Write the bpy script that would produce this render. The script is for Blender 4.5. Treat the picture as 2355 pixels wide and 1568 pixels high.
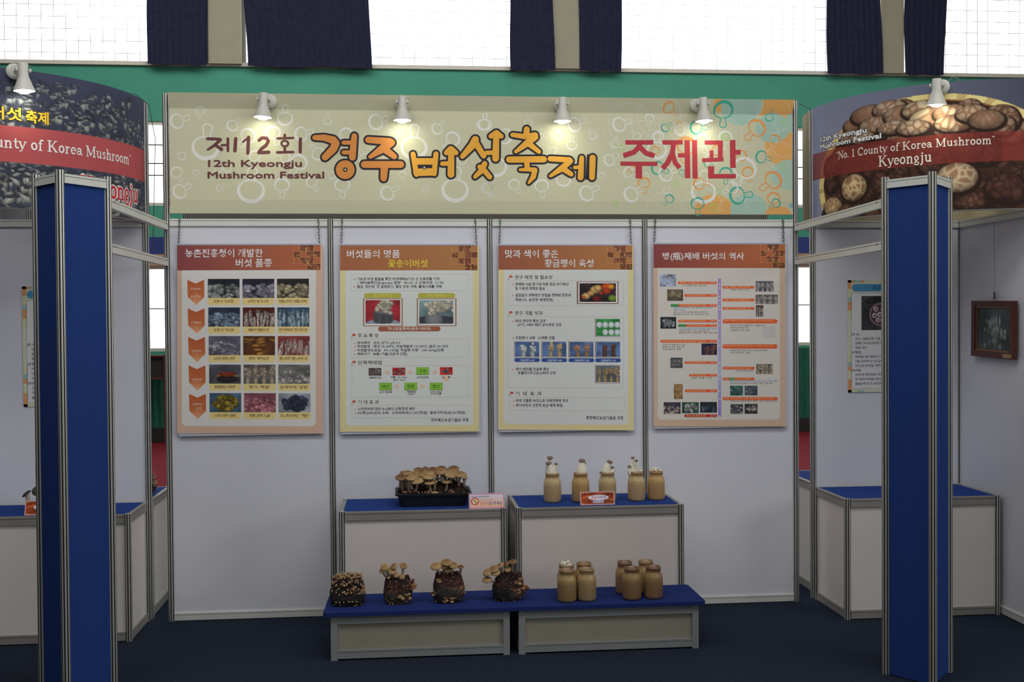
import bpy, math, random
import numpy as np
from mathutils import Vector, Matrix
for o_ in list(bpy.data.objects): bpy.data.objects.remove(o_)
SC = bpy.context.scene
COL = SC.collection
random.seed(7)
PI = math.pi

# ---------------------------------------------------------------- camera
cam = bpy.data.cameras.new('camera'); cam_o = bpy.data.objects.new('camera', cam); COL.objects.link(cam_o)
Rv = Vector((0.99533, -0.09621, -0.00722)); Uv = Vector((0.00883, 0.01624, 0.99983)); Fv = Vector((0.09607, 0.99523, -0.01702))
M = Matrix.Identity(4)
for i in range(3): M[i][0] = Rv[i]; M[i][1] = Uv[i]; M[i][2] = -Fv[i]
M = M.to_3x3().to_quaternion().to_matrix().to_4x4()
M.translation = (1.44607, -7.17762, 1.84598)
cam_o.matrix_world = M
cam.sensor_fit = 'HORIZONTAL'; cam.sensor_width = 36; cam.lens = 36*2600.1/2355; cam.clip_start = .05; cam.clip_end = 200
SC.camera = cam_o

# ---------------------------------------------------------------- world, lights, exposure
W = bpy.data.worlds.new('overcast_sky'); SC.world = W; W.use_nodes = True
W.node_tree.nodes['Background'].inputs[0].default_value = (.93, .96, 1, 1)
W.node_tree.nodes['Background'].inputs[1].default_value = 2.6
SC.view_settings.view_transform = 'Standard'; SC.view_settings.look = 'None'
SC.view_settings.exposure = 0; SC.view_settings.gamma = 1; SC.view_settings.use_curve_mapping = False
SC.cycles.use_denoising = True
SC.cycles.max_bounces = 6; SC.cycles.diffuse_bounces = 3; SC.cycles.transparent_max_bounces = 12
SC.cycles.caustics_reflective = False; SC.cycles.caustics_refractive = False
def area(name, loc, target, sx, sy, energy, color):
    l = bpy.data.lights.new(name, 'AREA'); l.shape = 'RECTANGLE'; l.size = sx; l.size_y = sy; l.energy = energy; l.color = color
    o = bpy.data.objects.new(name, l); COL.objects.link(o); o.location = loc
    d = Vector(target)-Vector(loc); o.rotation_euler = d.to_track_quat('-Z', 'Y').to_euler(); return o
area('unseen_hall_light', (2, -3.6, 6.4), (2, -.6, 0), 9, 1.2, 164, (1, .99, .985))  # added overhead light for the top-to-bottom falloff, no fixtures modelled
area('unseen_hall_light', (2, -3.4, 3.9), (2, 0, 2.6), 7, .5, 27, (1, .99, .98))  # added low strip that lifts the upper panels, not a lamp of the hall
area('added_hall_fill', (2, -14, 5.2), (2, 0, 1.5), 18, 4, 115, (1, .99, .99))  # added frontal fill behind the camera, no window in that wall
area('added_hall_fill', (14, -8, 4.5), (-1, -.5, 1.2), 6, 3, 280, (.98, .99, 1))  # added side fill aimed towards the left booth, no window stands here
area('unseen_hall_light', (3.0, 6.0, 8.3), (3.5, 9.5, 0), 16, 3, 520, (.97, 1, .97))

# ---------------------------------------------------------------- helpers
def lin(c): c = c/255.; return c/12.92 if c <= .04045 else ((c+.055)/1.055)**2.4
def RGB(c, k=1.): return (min(.95, lin(c[0])*k), min(.95, lin(c[1])*k), min(.95, lin(c[2])*k), 1)
def mat(name, c, rough=.6, metal=0., n=0., ns=20., bump=0., bs=80., spec=.5, k=1.):
    m = bpy.data.materials.new(name); m.use_nodes = True; nt = m.node_tree; b = nt.nodes['Principled BSDF']
    col = RGB(c, k); b.inputs['Base Color'].default_value = col
    b.inputs['Roughness'].default_value = rough; b.inputs['Metallic'].default_value = metal
    b.inputs['Specular IOR Level'].default_value = spec
    tc = nt.nodes.new('ShaderNodeTexCoord')
    if n:
        t = nt.nodes.new('ShaderNodeTexNoise'); t.inputs['Scale'].default_value = ns; t.inputs['Detail'].default_value = 4
        nt.links.new(tc.outputs['Object'], t.inputs['Vector'])
        r = nt.nodes.new('ShaderNodeValToRGB'); r.color_ramp.elements[0].position = .3; r.color_ramp.elements[1].position = .7
        r.color_ramp.elements[0].color = tuple(max(0, v*(1-n)) for v in col[:3])+(1,)
        r.color_ramp.elements[1].color = tuple(min(1, v*(1+n)) for v in col[:3])+(1,)
        nt.links.new(t.outputs['Fac'], r.inputs['Fac']); nt.links.new(r.outputs['Color'], b.inputs['Base Color'])
    if bump:
        t = nt.nodes.new('ShaderNodeTexNoise'); t.inputs['Scale'].default_value = bs; t.inputs['Detail'].default_value = 3
        nt.links.new(tc.outputs['Object'], t.inputs['Vector'])
        q = nt.nodes.new('ShaderNodeBump'); q.inputs['Strength'].default_value = bump; q.inputs['Distance'].default_value = .01
        nt.links.new(t.outputs['Fac'], q.inputs['Height']); nt.links.new(q.outputs['Normal'], b.inputs['Normal'])
    return m
def vcol_mat(name, rough=.55, n=0.):
    m = bpy.data.materials.new(name); m.use_nodes = True; nt = m.node_tree; b = nt.nodes['Principled BSDF']
    a = nt.nodes.new('ShaderNodeAttribute'); a.attribute_name = 'Col'
    b.inputs['Roughness'].default_value = rough; b.inputs['Specular IOR Level'].default_value = .3
    if n:
        tc = nt.nodes.new('ShaderNodeTexCoord'); t = nt.nodes.new('ShaderNodeTexNoise'); t.inputs['Scale'].default_value = 260
        nt.links.new(tc.outputs['Object'], t.inputs['Vector'])
        mp = nt.nodes.new('ShaderNodeMapRange'); mp.inputs['To Min'].default_value = 1-n; mp.inputs['To Max'].default_value = 1+n
        nt.links.new(t.outputs['Fac'], mp.inputs['Value'])
        mx = nt.nodes.new('ShaderNodeVectorMath'); mx.operation = 'SCALE'
        nt.links.new(a.outputs['Color'], mx.inputs[0]); nt.links.new(mp.outputs['Result'], mx.inputs['Scale'])
        nt.links.new(mx.outputs['Vector'], b.inputs['Base Color'])
    else: nt.links.new(a.outputs['Color'], b.inputs['Base Color'])
    return m
def emit_mat(name, c, s):
    m = bpy.data.materials.new(name); m.use_nodes = True; b = m.node_tree.nodes['Principled BSDF']
    b.inputs['Emission Color'].default_value = c+(1,); b.inputs['Emission Strength'].default_value = s; return m
MT = dict(
    alu=mat('brushed_aluminium', (212, 212, 205), .34, .5, n=.06, ns=9),
    groove=mat('dark_profile_groove', (52, 52, 50), .6, .3),
    rail=mat('anodised_rail', (226, 229, 221), .45, .12, n=.04, ns=6),
    crail=mat('worn_counter_rail', (152, 148, 142), .5, .2, n=.06, ns=6), cpanel=mat('counter_laminate_panel', (222, 214, 208), .55, n=.03, ns=3, bump=.05, bs=220),
    white=mat('white_laminate_panel', (226, 228, 236), .5, n=.02, ns=3, bump=.05, bs=220),
    sgrey=mat('grey_step_frame', (138, 141, 142), .5, n=.03, ns=4), grey=mat('grey_laminate_panel', (150, 146, 130), .5, n=.03, ns=4),
    blue=mat('blue_felt', (38, 66, 136), .95, n=.14, ns=160, bump=.3, bs=400, spec=.1),
    bluepanel=mat('blue_felt_panel', (42, 68, 134), .95, n=.10, ns=120, bump=.25, bs=400, spec=.1),
    felt=mat('shelf_felt', (36, 52, 112), .95, n=.12, ns=160, bump=.3, bs=400, spec=.1),
    carpet=mat('navy_carpet', (41, 49, 64), .97, n=.25, ns=90, bump=.5, bs=300, spec=.05),
    red=mat('red_carpet', (112, 32, 40), .95, n=.12, ns=60, spec=.1),
    green=mat('green_wall_paint', (66, 146, 122), .8, n=.06, ns=1.5, bump=.06, bs=60),
    navy=mat('navy_band', (40, 56, 120), .8, n=.05, ns=5),
    cream=mat('cream_plaster', (150, 145, 124), .85, n=.04, ns=4, bump=.06, bs=60),
    curtain=mat('dark_navy_curtain', (38, 41, 60), .95, n=.16, ns=14, bump=.2, bs=120, spec=.1),
    gcurtain=mat('green_curtain', (24, 92, 72), .9, n=.15, ns=10),
    steel=mat('window_steel', (140, 140, 132), .5, .5),
    darksteel=mat('dark_window_bar', (70, 62, 55), .6, .3),
    sill=mat('pale_window_sill', (200, 196, 182), .7),
    wood=mat('tan_wood_trim', (170, 140, 105), .7, n=.1, ns=8),
    ceil=mat('ceiling_boards', (205, 205, 200), .9),
    hallwall=mat('hall_wall_paint', (170, 176, 168), .9),
    skirt=mat('dark_skirting', (34, 30, 30), .7),
    wire=mat('thin_wire', (150, 150, 145), .5),
    dwire=mat('dark_wire', (70, 70, 70), .5),
    chain=mat('chain_steel', (120, 120, 120), .22, .95),
    lamp=mat('lamp_white_enamel', (206, 206, 196), .4, n=.02),
    card=mat('white_foam_board', (222, 222, 226), .5),
    sleeve=mat('clear_sleeve_edge', (206, 209, 218), .3),
    black=mat('black_plastic', (30, 33, 36), .5, bump=.1, bs=60),
    soil=mat('dark_substrate', (58, 40, 34), .95, n=.55, ns=70, bump=1., bs=90),
    bag=mat('brown_sawdust_block', (66, 50, 44), .55, n=.7, ns=34, bump=1., bs=60),
    stem=mat('mushroom_stem', (186, 164, 146), .8, n=.12, ns=60),
    kstem=mat('king_oyster_stem', (244, 238, 216), .7, n=.05, ns=40),
    kcap=mat('king_oyster_cap', (128, 106, 94), .7, n=.15, ns=90),
    pin=mat('pale_mushroom_pins', (172, 140, 102), .8, n=.2, ns=90),
    orange=mat('orange_bark_growth', (134, 84, 58), .7, n=.6, ns=40),
    acryl=mat('clear_acrylic_stand', (190, 190, 205), .15),
    framew=mat('dark_red_wood', (84, 40, 30), .4, n=.25, ns=30),
    gilt=mat('gilt_inner_frame', (140, 104, 72), .4, .4),
    print=vcol_mat('matt_print', .5), cloth=vcol_mat('printed_banner_cloth', .85, .06), capm=vcol_mat('shiitake_cap', .7, .12),
    bulb=emit_mat('lit_bulb', (1, .97, .86), 13),
)
glass = bpy.data.materials.new('window_glass'); glass.use_nodes = True
_n = glass.node_tree; _n.nodes.remove(_n.nodes['Principled BSDF'])
_t = _n.nodes.new('ShaderNodeBsdfTransparent'); _g = _n.nodes.new('ShaderNodeBsdfGlossy'); _g.inputs['Roughness'].default_value = .05
_m = _n.nodes.new('ShaderNodeMixShader'); _m.inputs[0].default_value = .05
_n.links.new(_t.outputs[0], _m.inputs[1]); _n.links.new(_g.outputs[0], _m.inputs[2]); _n.links.new(_m.outputs[0], _n.nodes['Material Output'].inputs[0])
MT['glass'] = glass
_b = MT['bag'].node_tree; _r = [n for n in _b.nodes if n.type == 'VALTORGB'][0].color_ramp
for p_, c_ in ((.30, (26, 20, 19)), (.70, (96, 66, 50))): _e = _r.elements[0 if p_ == .30 else 1]; _e.position = p_; _e.color = RGB(c_)
for p_, c_ in ((.48, (46, 34, 31)), (.60, (70, 48, 40)), (.76, (150, 116, 92))): _e = _r.elements.new(p_); _e.color = RGB(c_)

def wl(o):
    v = Vector((0, 0, 0))
    while o: v += Vector(o.location); o = o.parent
    return v
def root(name, loc, label, cat, group=None, kind=None):
    o = bpy.data.objects.new(name, None); o.empty_display_size = .1; COL.objects.link(o); o.location = loc
    o['label'] = label; o['category'] = cat
    if group: o['group'] = group
    if kind: o['kind'] = kind
    return o
class MB:
    """collects world-space geometry; to() links it as one object"""
    def __init__(s): s.v = []; s.f = []
    def poly(s, pts, faces):
        n = len(s.v); s.v += [tuple(p) for p in pts]; s.f += [tuple(n+i for i in f) for f in faces]; return s
    def box(s, x0, x1, y0, y1, z0, z1):
        return s.poly([(x, y, z) for x in (x0, x1) for y in (y0, y1) for z in (z0, z1)],
                      [(0, 1, 3, 2), (4, 6, 7, 5), (0, 4, 5, 1), (2, 3, 7, 6), (0, 2, 6, 4), (1, 5, 7, 3)])
    def obox(s, a, b, w, z0, z1):                       # a,b in plan, w = thickness
        d = Vector((b[0]-a[0], b[1]-a[1])).normalized(); n = Vector((-d.y, d.x))*w/2
        c = [(a[0]+n.x, a[1]+n.y), (a[0]-n.x, a[1]-n.y), (b[0]+n.x, b[1]+n.y), (b[0]-n.x, b[1]-n.y)]
        return s.poly([(x, y, z) for x, y in c for z in (z0, z1)],
                      [(0, 1, 3, 2), (4, 6, 7, 5), (0, 4, 5, 1), (2, 3, 7, 6), (0, 2, 6, 4), (1, 5, 7, 3)])
    def prism(s, prof, z0, z1):
        n = len(prof); return s.poly([(x, y, z0) for x, y in prof]+[(x, y, z1) for x, y in prof],
            [(i, (i+1) % n, n+(i+1) % n, n+i) for i in range(n)]+[tuple(range(n))[::-1], tuple(range(n, 2*n))])
    def lathe(s, prof, c=(0, 0, 0), seg=16, axis=None, cap=True):
        R = Matrix.Identity(3) if axis is None else Vector(axis).to_track_quat('Z', 'Y').to_matrix()
        c = Vector(c); pts = []
        for r, z in prof:
            for k in range(seg):
                a = 2*PI*k/seg; pts.append(c+R @ Vector((r*math.cos(a), r*math.sin(a), z)))
        F = []
        for i in range(len(prof)-1):
            for k in range(seg): F.append((i*seg+k, i*seg+(k+1) % seg, (i+1)*seg+(k+1) % seg, (i+1)*seg+k))
        if cap: F.append(tuple(range(seg))[::-1]); F.append(tuple((len(prof)-1)*seg+k for k in range(seg)))
        return s.poly(pts, F)
    def tube(s, pts, r, seg=6):
        pts = [Vector(p) for p in pts]; rs = r if isinstance(r, (list, tuple)) else [r]*len(pts); P = []; ref = None
        for i, p in enumerate(pts):
            t = (pts[min(i+1, len(pts)-1)]-pts[max(i-1, 0)]).normalized()
            if ref is None: ref = t.orthogonal().normalized()
            u = (ref-t*ref.dot(t)).normalized(); ref = u; w = t.cross(u)
            P += [p+(u*math.cos(2*PI*k/seg)+w*math.sin(2*PI*k/seg))*rs[i] for k in range(seg)]
        F = [(i*seg+k, i*seg+(k+1) % seg, (i+1)*seg+(k+1) % seg, (i+1)*seg+k) for i in range(len(pts)-1) for k in range(seg)]
        F += [tuple(range(seg))[::-1], tuple((len(pts)-1)*seg+k for k in range(seg))]
        return s.poly(P, F)
    def blob(s, c, r, sx=1, sy=1, sz=1, seg=7, rings=5, j=0.):
        P = []; 
        for i in range(1, rings):
            for k in range(seg):
                a = PI*i/rings; b = 2*PI*k/seg; q = r*(1+random.uniform(-j, j))
                P.append((c[0]+q*sx*math.sin(a)*math.cos(b), c[1]+q*sy*math.sin(a)*math.sin(b), c[2]+q*sz*math.cos(a)))
        P += [(c[0], c[1], c[2]+r*sz), (c[0], c[1], c[2]-r*sz)]; n = (rings-1)*seg
        F = [(i*seg+k, (i+1)*seg+k, (i+1)*seg+(k+1) % seg, i*seg+(k+1) % seg) for i in range(rings-2) for k in range(seg)]
        F += [(n, k, (k+1) % seg) for k in range(seg)]+[(n+1, (rings-2)*seg+(k+1) % seg, (rings-2)*seg+k) for k in range(seg)]
        return s.poly(P, F)
    def to(s, name, m, parent=None, smooth=False, col=None, **props):
        off = wl(parent) if parent else Vector((0, 0, 0))
        me = bpy.data.meshes.new(name); me.from_pydata([(x-off.x, y-off.y, z-off.z) for x, y, z in s.v], [], s.f)
        me.materials.append(MT[m] if isinstance(m, str) else m)
        if smooth: me.polygons.foreach_set('use_smooth', [True]*len(me.polygons))
        if col is not None:
            at = me.color_attributes.new('Col', 'FLOAT_COLOR', 'POINT'); at.data.foreach_set('color', np.array(col, dtype=np.float32).ravel())
        me.update(); o = bpy.data.objects.new(name, me); COL.objects.link(o); o.parent = parent
        for k, v in props.items(): o[k] = v
        return o
def structure(o): o['kind'] = 'structure'; return o

# ---------------------------------------------------------------- the hall
YB = 11.0
X0, X1, YF, ZC = -14., 20., -15., 9.2
structure(MB().box(X0, X1, YF, YB+.3, -.1, -.006).to('floor', 'red'))
t = MB().box(-5.5, 9.5, -12, 1.55, -.006, 0).to('exhibition_carpet', 'carpet'); t['label'] = 'dark navy needle-felt carpet laid under the booths'; t['category'] = 'carpet'
structure(MB().box(X0, X1, YF, YB+.3, ZC, ZC+.2).to('ceiling', 'ceil'))
structure(MB().box(X0-.2, X0, YF, YB+.3, 0, ZC).to('wall_left', 'hallwall'))
structure(MB().box(X1, X1+.2, YF, YB+.3, 0, ZC).to('wall_right', 'hallwall'))
structure(MB().box(X0, X1, YF-.2, YF, 0, ZC).to('wall_front', 'hallwall'))
pillars = [(-12.0, -11.5), (-6.95, -6.45), (-1.53, -1.03), (3.885, 4.31), (9.347, 9.737), (14.9, 15.3)]
wb = MB(); ZS = 5.93
wb.box(X0, X1, YB, YB+.25, 5.02, ZS-.04); wb.box(X0, X1, YB, YB+.25, 0, 1.42); wb.box(X0, X1, YB, YB+.25, 2.76, 3.70)
wb.box(X0, X1, YB, YB+.25, 8.7, ZC)
lows = []
for i in range(len(pillars)-1):
    a, b = pillars[i][1]+.12, pillars[i+1][0]-.12
    lows.append((a, b))
edges = [X0]+[q for ab in lows for q in ab]+[X1]
for i in range(0, len(edges), 2): wb.box(edges[i], edges[i+1], YB, YB+.25, 1.42, 2.76); wb.box(edges[i], edges[i+1], YB, YB+.25, 3.70, 5.02)
structure(wb.to('wall_back', 'green'))
structure(MB().box(X0, X1, YB-.02, YB, 2.94, 3.21).to('trim_1', 'navy'))
structure(MB().box(X0, X1, YB-.03, YB, 2.76, 2.94).to('trim_2', 'wood'))
structure(MB().box(X0, X1, YB-.05, YB, 0, .22).to('baseboard_back', 'skirt'))
pil = MB()
for i, (a, b) in enumerate(pillars):
    structure(MB().box(a, b, YB-.12, YB+.25, 5.905, ZC).to('trim_%d' % (3+i), 'cream'))
structure(MB().box(X0, X1, YB-.05, YB+.25, ZS-.05, ZS+.01).to('trim_12', 'sill'))
nw = 1
for i in range(len(pillars)-1):
    a, b = pillars[i][1], pillars[i+1][0]
    vis = b > -5.5 and a < 13
    f = MB()
    for x in (a, b-.05): f.box(x, x+.05, YB+.05, YB+.12, ZS, 8.7)
    f.box(a, b, YB+.05, YB+.12, ZS+.005, ZS+.03); f.box(a, b, YB+.05, YB+.12, 8.66, 8.7)
    win = structure(f.to('window_%d' % nw, 'steel')); nw += 1
    MB().box(a+.05, b-.05, YB+.08, YB+.085, ZS+.03, 8.66).to('pane', 'glass', win)
    if vis:                                             # welded wire mesh behind the panes, one mesh
        g = MB(); st = .186; x = a+.1
        while x < b-.05: g.box(x-.0035, x+.0035, YB+.135, YB+.139, ZS, 7.4); x += st
        z = ZS+.17
        while z < 7.4: g.box(a+.05, b-.05, YB+.131, YB+.135, z-.0035, z+.0035); z += st
        k_ = g.to('wire_mesh', 'steel', win); k_['kind'] = 'stuff'
    a, b = lows[i]
    for z0, z1 in ((1.42, 2.76), (3.70, 5.02)):
        f = MB()
        for x in (a, b-.05): f.box(x, x+.05, YB+.02, YB+.1, z0, z1)
        for z in (z0, z1-.05): f.box(a, b, YB+.02, YB+.1, z, z+.05)
        win = structure(f.to('window_%d' % nw, 'sill')); nw += 1
        MB().box(a+.05, b-.05, YB+.06, YB+.065, z0+.05, z1-.05).to('pane', 'glass', win)
        if vis:
            x = a+.22
            while x < b-.1:
                MB().box(x-.008, x+.008, YB+.0, YB+.02, z0+.05, z1-.05).to('bar', 'darksteel', win); x += .82
            for z in ((z0+.36*(z1-z0), z0+.5*(z1-z0), z0+.72*(z1-z0)) if z0 > 3 else (z0+.5*(z1-z0),)):
                MB().box(a+.05, b-.05, YB-.002, YB+.018, z-.008, z+.008).to('bar', 'darksteel', win)
# upper curtains
def curtain(name, xa0, xa1, xb0, xb1, z0, z1, m, label, group, amp=.012, pitch=.10, Y=YB-.16):
    n = max(24, int((max(xa1, xb1)-min(xa0, xb0))/.022)); rows = 14; P = []; F = []
    ph = random.uniform(0, 6)
    for j in range(rows+1):
        t = j/rows; z = z0+(z1-z0)*t; xl = xa0+(xb0-xa0)*min(1, t*1.0)+.012*math.sin(9*t+ph); xr = xa1+(xb1-xa1)*t+.014*math.sin(7*t+2*ph)
        for i in range(n+1):
            u = i/n; x = xl+(xr-xl)*u
            P.append((x, Y+amp*math.sin(2*PI*u*(xa1-xa0)/pitch+ph+.6*math.sin(3*t+i*.05)), z+(0.012*math.sin(u*11+ph) if j == 0 else 0)))
    for j in range(rows):
        for i in range(n): F.append((j*(n+1)+i, j*(n+1)+i+1, (j+1)*(n+1)+i+1, (j+1)*(n+1)+i))
    q = [(x, y+.012, z) for x, y, z in P]; N = len(P)
    mb = MB(); mb.poly(P+q, F+[tuple(N+k for k in f[::-1]) for f in F])
    o = mb.to(name, m, smooth=True); o['label'] = label; o['category'] = 'curtain'; o['group'] = group; return o
g_ = 'dark navy curtains beside the high windows'
curtain('curtain', -2.46, -1.53, -2.40, -1.53, 5.87, 8.8, 'curtain', 'narrow navy curtain left of the leftmost cream pillar', g_)
curtain('curtain', -.93, .99, -1.04, .93, 5.86, 8.8, 'curtain', 'widest navy curtain, right of the leftmost cream pillar', g_)
curtain('curtain', 3.20, 3.90, 3.17, 3.87, 5.86, 8.8, 'curtain', 'navy curtain left of the middle cream pillar', g_)
curtain('curtain', 4.31, 4.97, 4.31, 5.06, 5.86, 8.8, 'curtain', 'navy curtain right of the middle cream pillar', g_)
curtain('curtain', 8.42, 9.36, 8.36, 9.22, 5.88, 8.8, 'curtain', 'navy curtain left of the rightmost cream pillar', g_)
curtain('curtain', 9.74, 10.42, 9.73, 10.50, 5.88, 8.8, 'curtain', 'navy curtain right of the rightmost cream pillar', g_)
g_ = 'green curtains hung below the low windows'
curtain('curtain', -5.6, -1.4, -5.6, -1.4, .2, 1.36, 'gcurtain', 'deep green curtain seen through the left gap between booths', g_, Y=YB-.03)
curtain('curtain', 4.6, 9.2, 4.6, 9.2, .2, 1.38, 'gcurtain', 'deep green curtain seen through the right gap between booths', g_, Y=YB-.03)
r_ = root('notice_case', (-2.55, YB-.25, 1.0), 'dark red framed notice case below the window in the left gap', 'display case')
MB().box(-2.95, -2.2, YB-.3, YB-.22, 1.0, 1.37).to('case_back', 'skirt', r_)
for z in (1.0, 1.34): MB().box(-2.95, -2.2, YB-.34, YB-.3, z, z+.03).to('frame_bar', 'framew', r_)
for x in (-2.95, -2.23): MB().box(x, x+.03, YB-.33, YB-.3, -.006, 1.37).to('leg', 'framew', r_)

# ---------------------------------------------------------------- aluminium stand system
POST = []
for k in range(8):
    a0 = PI/8+k*PI/4; a1 = a0+PI/4; R_ = .0205
    p0 = Vector((R_*math.cos(a0), R_*math.sin(a0))); p1 = Vector((R_*math.cos(a1), R_*math.sin(a1)))
    d = (p1-p0); nrm = -(p0+p1).normalized()
    POST += [tuple(p0), tuple(p0+d*.3), tuple(p0+d*.34+nrm*.006), tuple(p0+d*.66+nrm*.006), tuple(p0+d*.7)]
_pc = {}
def post(parent, x, y, z0, z1, label=None):
    h = round(z1-z0, 4)
    if h not in _pc:
        mb = MB(); n = len(POST); mb.prism(POST, 0, h); me = bpy.data.meshes.new('post'); me.from_pydata(mb.v, [], mb.f)
        me.materials.append(MT['alu']); me.materials.append(MT['groove'])
        for i, p in enumerate(me.polygons):
            if i < n and i % 5 in (1, 2, 3): p.material_index = 1
        _pc[h] = me
    o = bpy.data.objects.new('post', _pc[h]); COL.objects.link(o); o.parent = parent; o.location = Vector((x, y, z0))-wl(parent)
    if label: o['label'] = label
    return o
def rail(parent, a, b, zt, h=.045, name='rail', w=.03, m='rail', inset=.018):
    a = Vector(a); b = Vector(b); d = (b-a).normalized(); a2 = a+d*inset; b2 = b-d*inset; n = Vector((-d.y, d.x))
    g = .004; pr = []
    zs = [zt, zt-h*.24, zt-h*.24, zt-h*.30, zt-h*.30, zt-h]; ws = [w/2, w/2, w/2-g, w/2-g, w/2, w/2]
    prof = list(zip(ws, zs)); prof += [(-u, z) for u, z in prof[::-1]]; k = len(prof)
    P = [(p.x+n.x*u, p.y+n.y*u, z) for p in (a2, b2) for u, z in prof]
    mb = MB().poly(P, [(i, (i+1) % k, k+(i+1) % k, k+i) for i in range(k)]+[tuple(range(k))[::-1], tuple(range(k, 2*k))])
    o = mb.to(name, m, parent); o.data.materials.append(MT['groove'])
    for i in (2, k-4): o.data.polygons[i].material_index = 1
    return o
def panel(parent, a, b, z0, z1, m='white', name='panel', inset=.012, th=.006):
    a = Vector(a); b = Vector(b); d = (b-a).normalized()
    return MB().obox(a+d*inset, b-d*inset, th, z0, z1).to(name, m, parent)
def bay(parent, a, b, z1=2.4974, m='white'):
    panel(parent, a, b, .04, z1-.03, m); rail(parent, a, b, z1, name='top_rail'); rail(parent, a, b, .05, name='base_rail')
H1 = 2.4974
main = root('partition_wall', (2, 0, 0), 'four-bay white partition wall standing behind the two display counters', 'partition wall')
for i in range(5): post(main, i, 0, 0, 3.268 if i in (0, 4) else H1+.002)
for i in range(4): bay(main, (i, 0), (i+1, 0))
rail(main, (0, .0), (4, .0), 3.262, name='fascia_rail'); rail(main, (0, .0), (4, .0), 2.575, name='fascia_rail')
rear = root('rear_sign_frame', (2, .62, 0), 'rear booth sign frame glimpsed between the long banner and the wall', 'sign frame')
for x in (0, 4): post(rear, x, .62, 0, 3.1)
MB().box(.02, 3.98, .617, .625, 2.5, 3.06).to('sign_board', 'grey', rear); rail(rear, (0, .62), (4, .62), 3.1)
CR = (5.163, .075); CL = (-1.162, .065); RD = 1.02
def cluster(c, label):
    r = root('partition_wall', (c[0], c[1], 0), label, 'partition wall')
    post(r, c[0], c[1], 0, H1)
    for dx, dy in ((1, 0), (-1, 0), (0, 1), (0, -1)):
        e = (c[0]+dx*1.018, c[1]+dy*1.018); post(r, e[0], e[1], 0, 3.225); bay(r, c, e)
    return r
cluster(CL, 'left booth cross-shaped white partition under the curved oyster mushroom banner')
cluster(CR, 'right booth cross-shaped white partition holding the framed picture')

# corner columns
def column(A, B, C_, D, label):
    pts = [A, B, C_, D]; c = (sum(p[0] for p in pts)/4, sum(p[1] for p in pts)/4)
    r = root('corner_column', (c[0], c[1], 0), label, 'column', 'blue corner columns at the front of the booth')
    for p in pts: post(r, p[0], p[1], 0, 2.579)
    for i in range(4):
        a, b = pts[i], pts[(i+1) % 4]
        panel(r, a, b, .004, 2.53, 'bluepanel'); rail(r, a, b, 2.563, name='top_rail', h=.044)
    return r
LA, LB, LC, LD = (-.33, -1.45), (-.163, -1.64), (-.007, -1.392), (-.174, -1.20)
RD_, RE, RF, RG = (3.936, -1.532), (4.083, -1.753), (4.272, -1.541), (4.126, -1.318)
column(LA, LB, LC, LD, 'blue felt corner column with aluminium posts on the left')
column(RD_, RE, RF, RG, 'blue felt corner column with aluminium posts on the right')
def beam(a, b, zt, label):
    r = root('side_beam', (a[0], a[1], zt), label, 'beam', 'aluminium beams tying the columns to the wall')
    rail(r, a, b, zt, h=.046, name='beam_profile', inset=.0, w=.026)
    for p, q in ((a, b), (b, a)):
        d = (Vector(q)-Vector(p)).normalized(); e = Vector(p)+d*.06
        MB().lathe([(.004, -.0155), (.004, .0155)], (e.x, e.y, zt-.012), 8, (1, 0, 0)).to('screw', 'darksteel', r)
def shift(p, dx, dy): return (p[0]+dx, p[1]+dy)
beam((.0, -.022), (LC[0], LC[1]+.022), 2.4735, 'upper side beam running from the left column to the wall')
beam((.0, -.022), (LC[0], LC[1]+.022), 2.250, 'lower side beam running from the left column to the wall')
beam((4., -.022), (RD_[0], RD_[1]+.022), 2.469, 'upper side beam running from the right column to the wall')
beam((4., -.022), (RD_[0], RD_[1]+.022), 2.250, 'lower side beam running from the right column to the wall')

# counters
def counter(x0, x1, y0, y1, z, label, group='white display counters with blue felt tops', posts=True, mtop='blue'):
    r = root('display_counter', ((x0+x1)/2, (y0+y1)/2, 0), label, 'counter', group)
    q = .0205; c = [(x0+q, y0+q), (x1-q, y0+q), (x1-q, y1-q), (x0+q, y1-q)]
    for p in c: post(r, p[0], p[1], 0, z+.003)
    for i in range(4):
        a, b = c[i], c[(i+1) % 4]
        panel(r, a, b, .04, z-.03, 'cpanel'); rail(r, a, b, z, name='top_rail', h=.05, m='crail'); rail(r, a, b, .056, name='base_rail', h=.05, m='crail')
    MB().box(x0+.028, x1-.028, y0+.030, y1-.028, z-.012, z+.001).to('felt_top', mtop, r)
    return r
HK = .742
counter(1.062, 2.052, -.545, -.030, HK, 'left centre white counter with blue felt top bearing the mushroom tray')
counter(2.098, 3.118, -.553, -.030, HK, 'right centre white counter with blue felt top bearing five mushroom jars')
counter(-1.135, -.1375, -.444, .030, HK, 'white counter with blue felt top in the left booth')
counter(4.1348, 5.140, -.498, .040, HK, 'white counter with blue felt top in the right booth')
counter(-1.135, -.130, .105, .70, HK, 'rear counter with blue top seen through the left gap')
counter(4.185, 5.140, .105, .86, HK, 'rear counter with blue top seen through the right gap')
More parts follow.
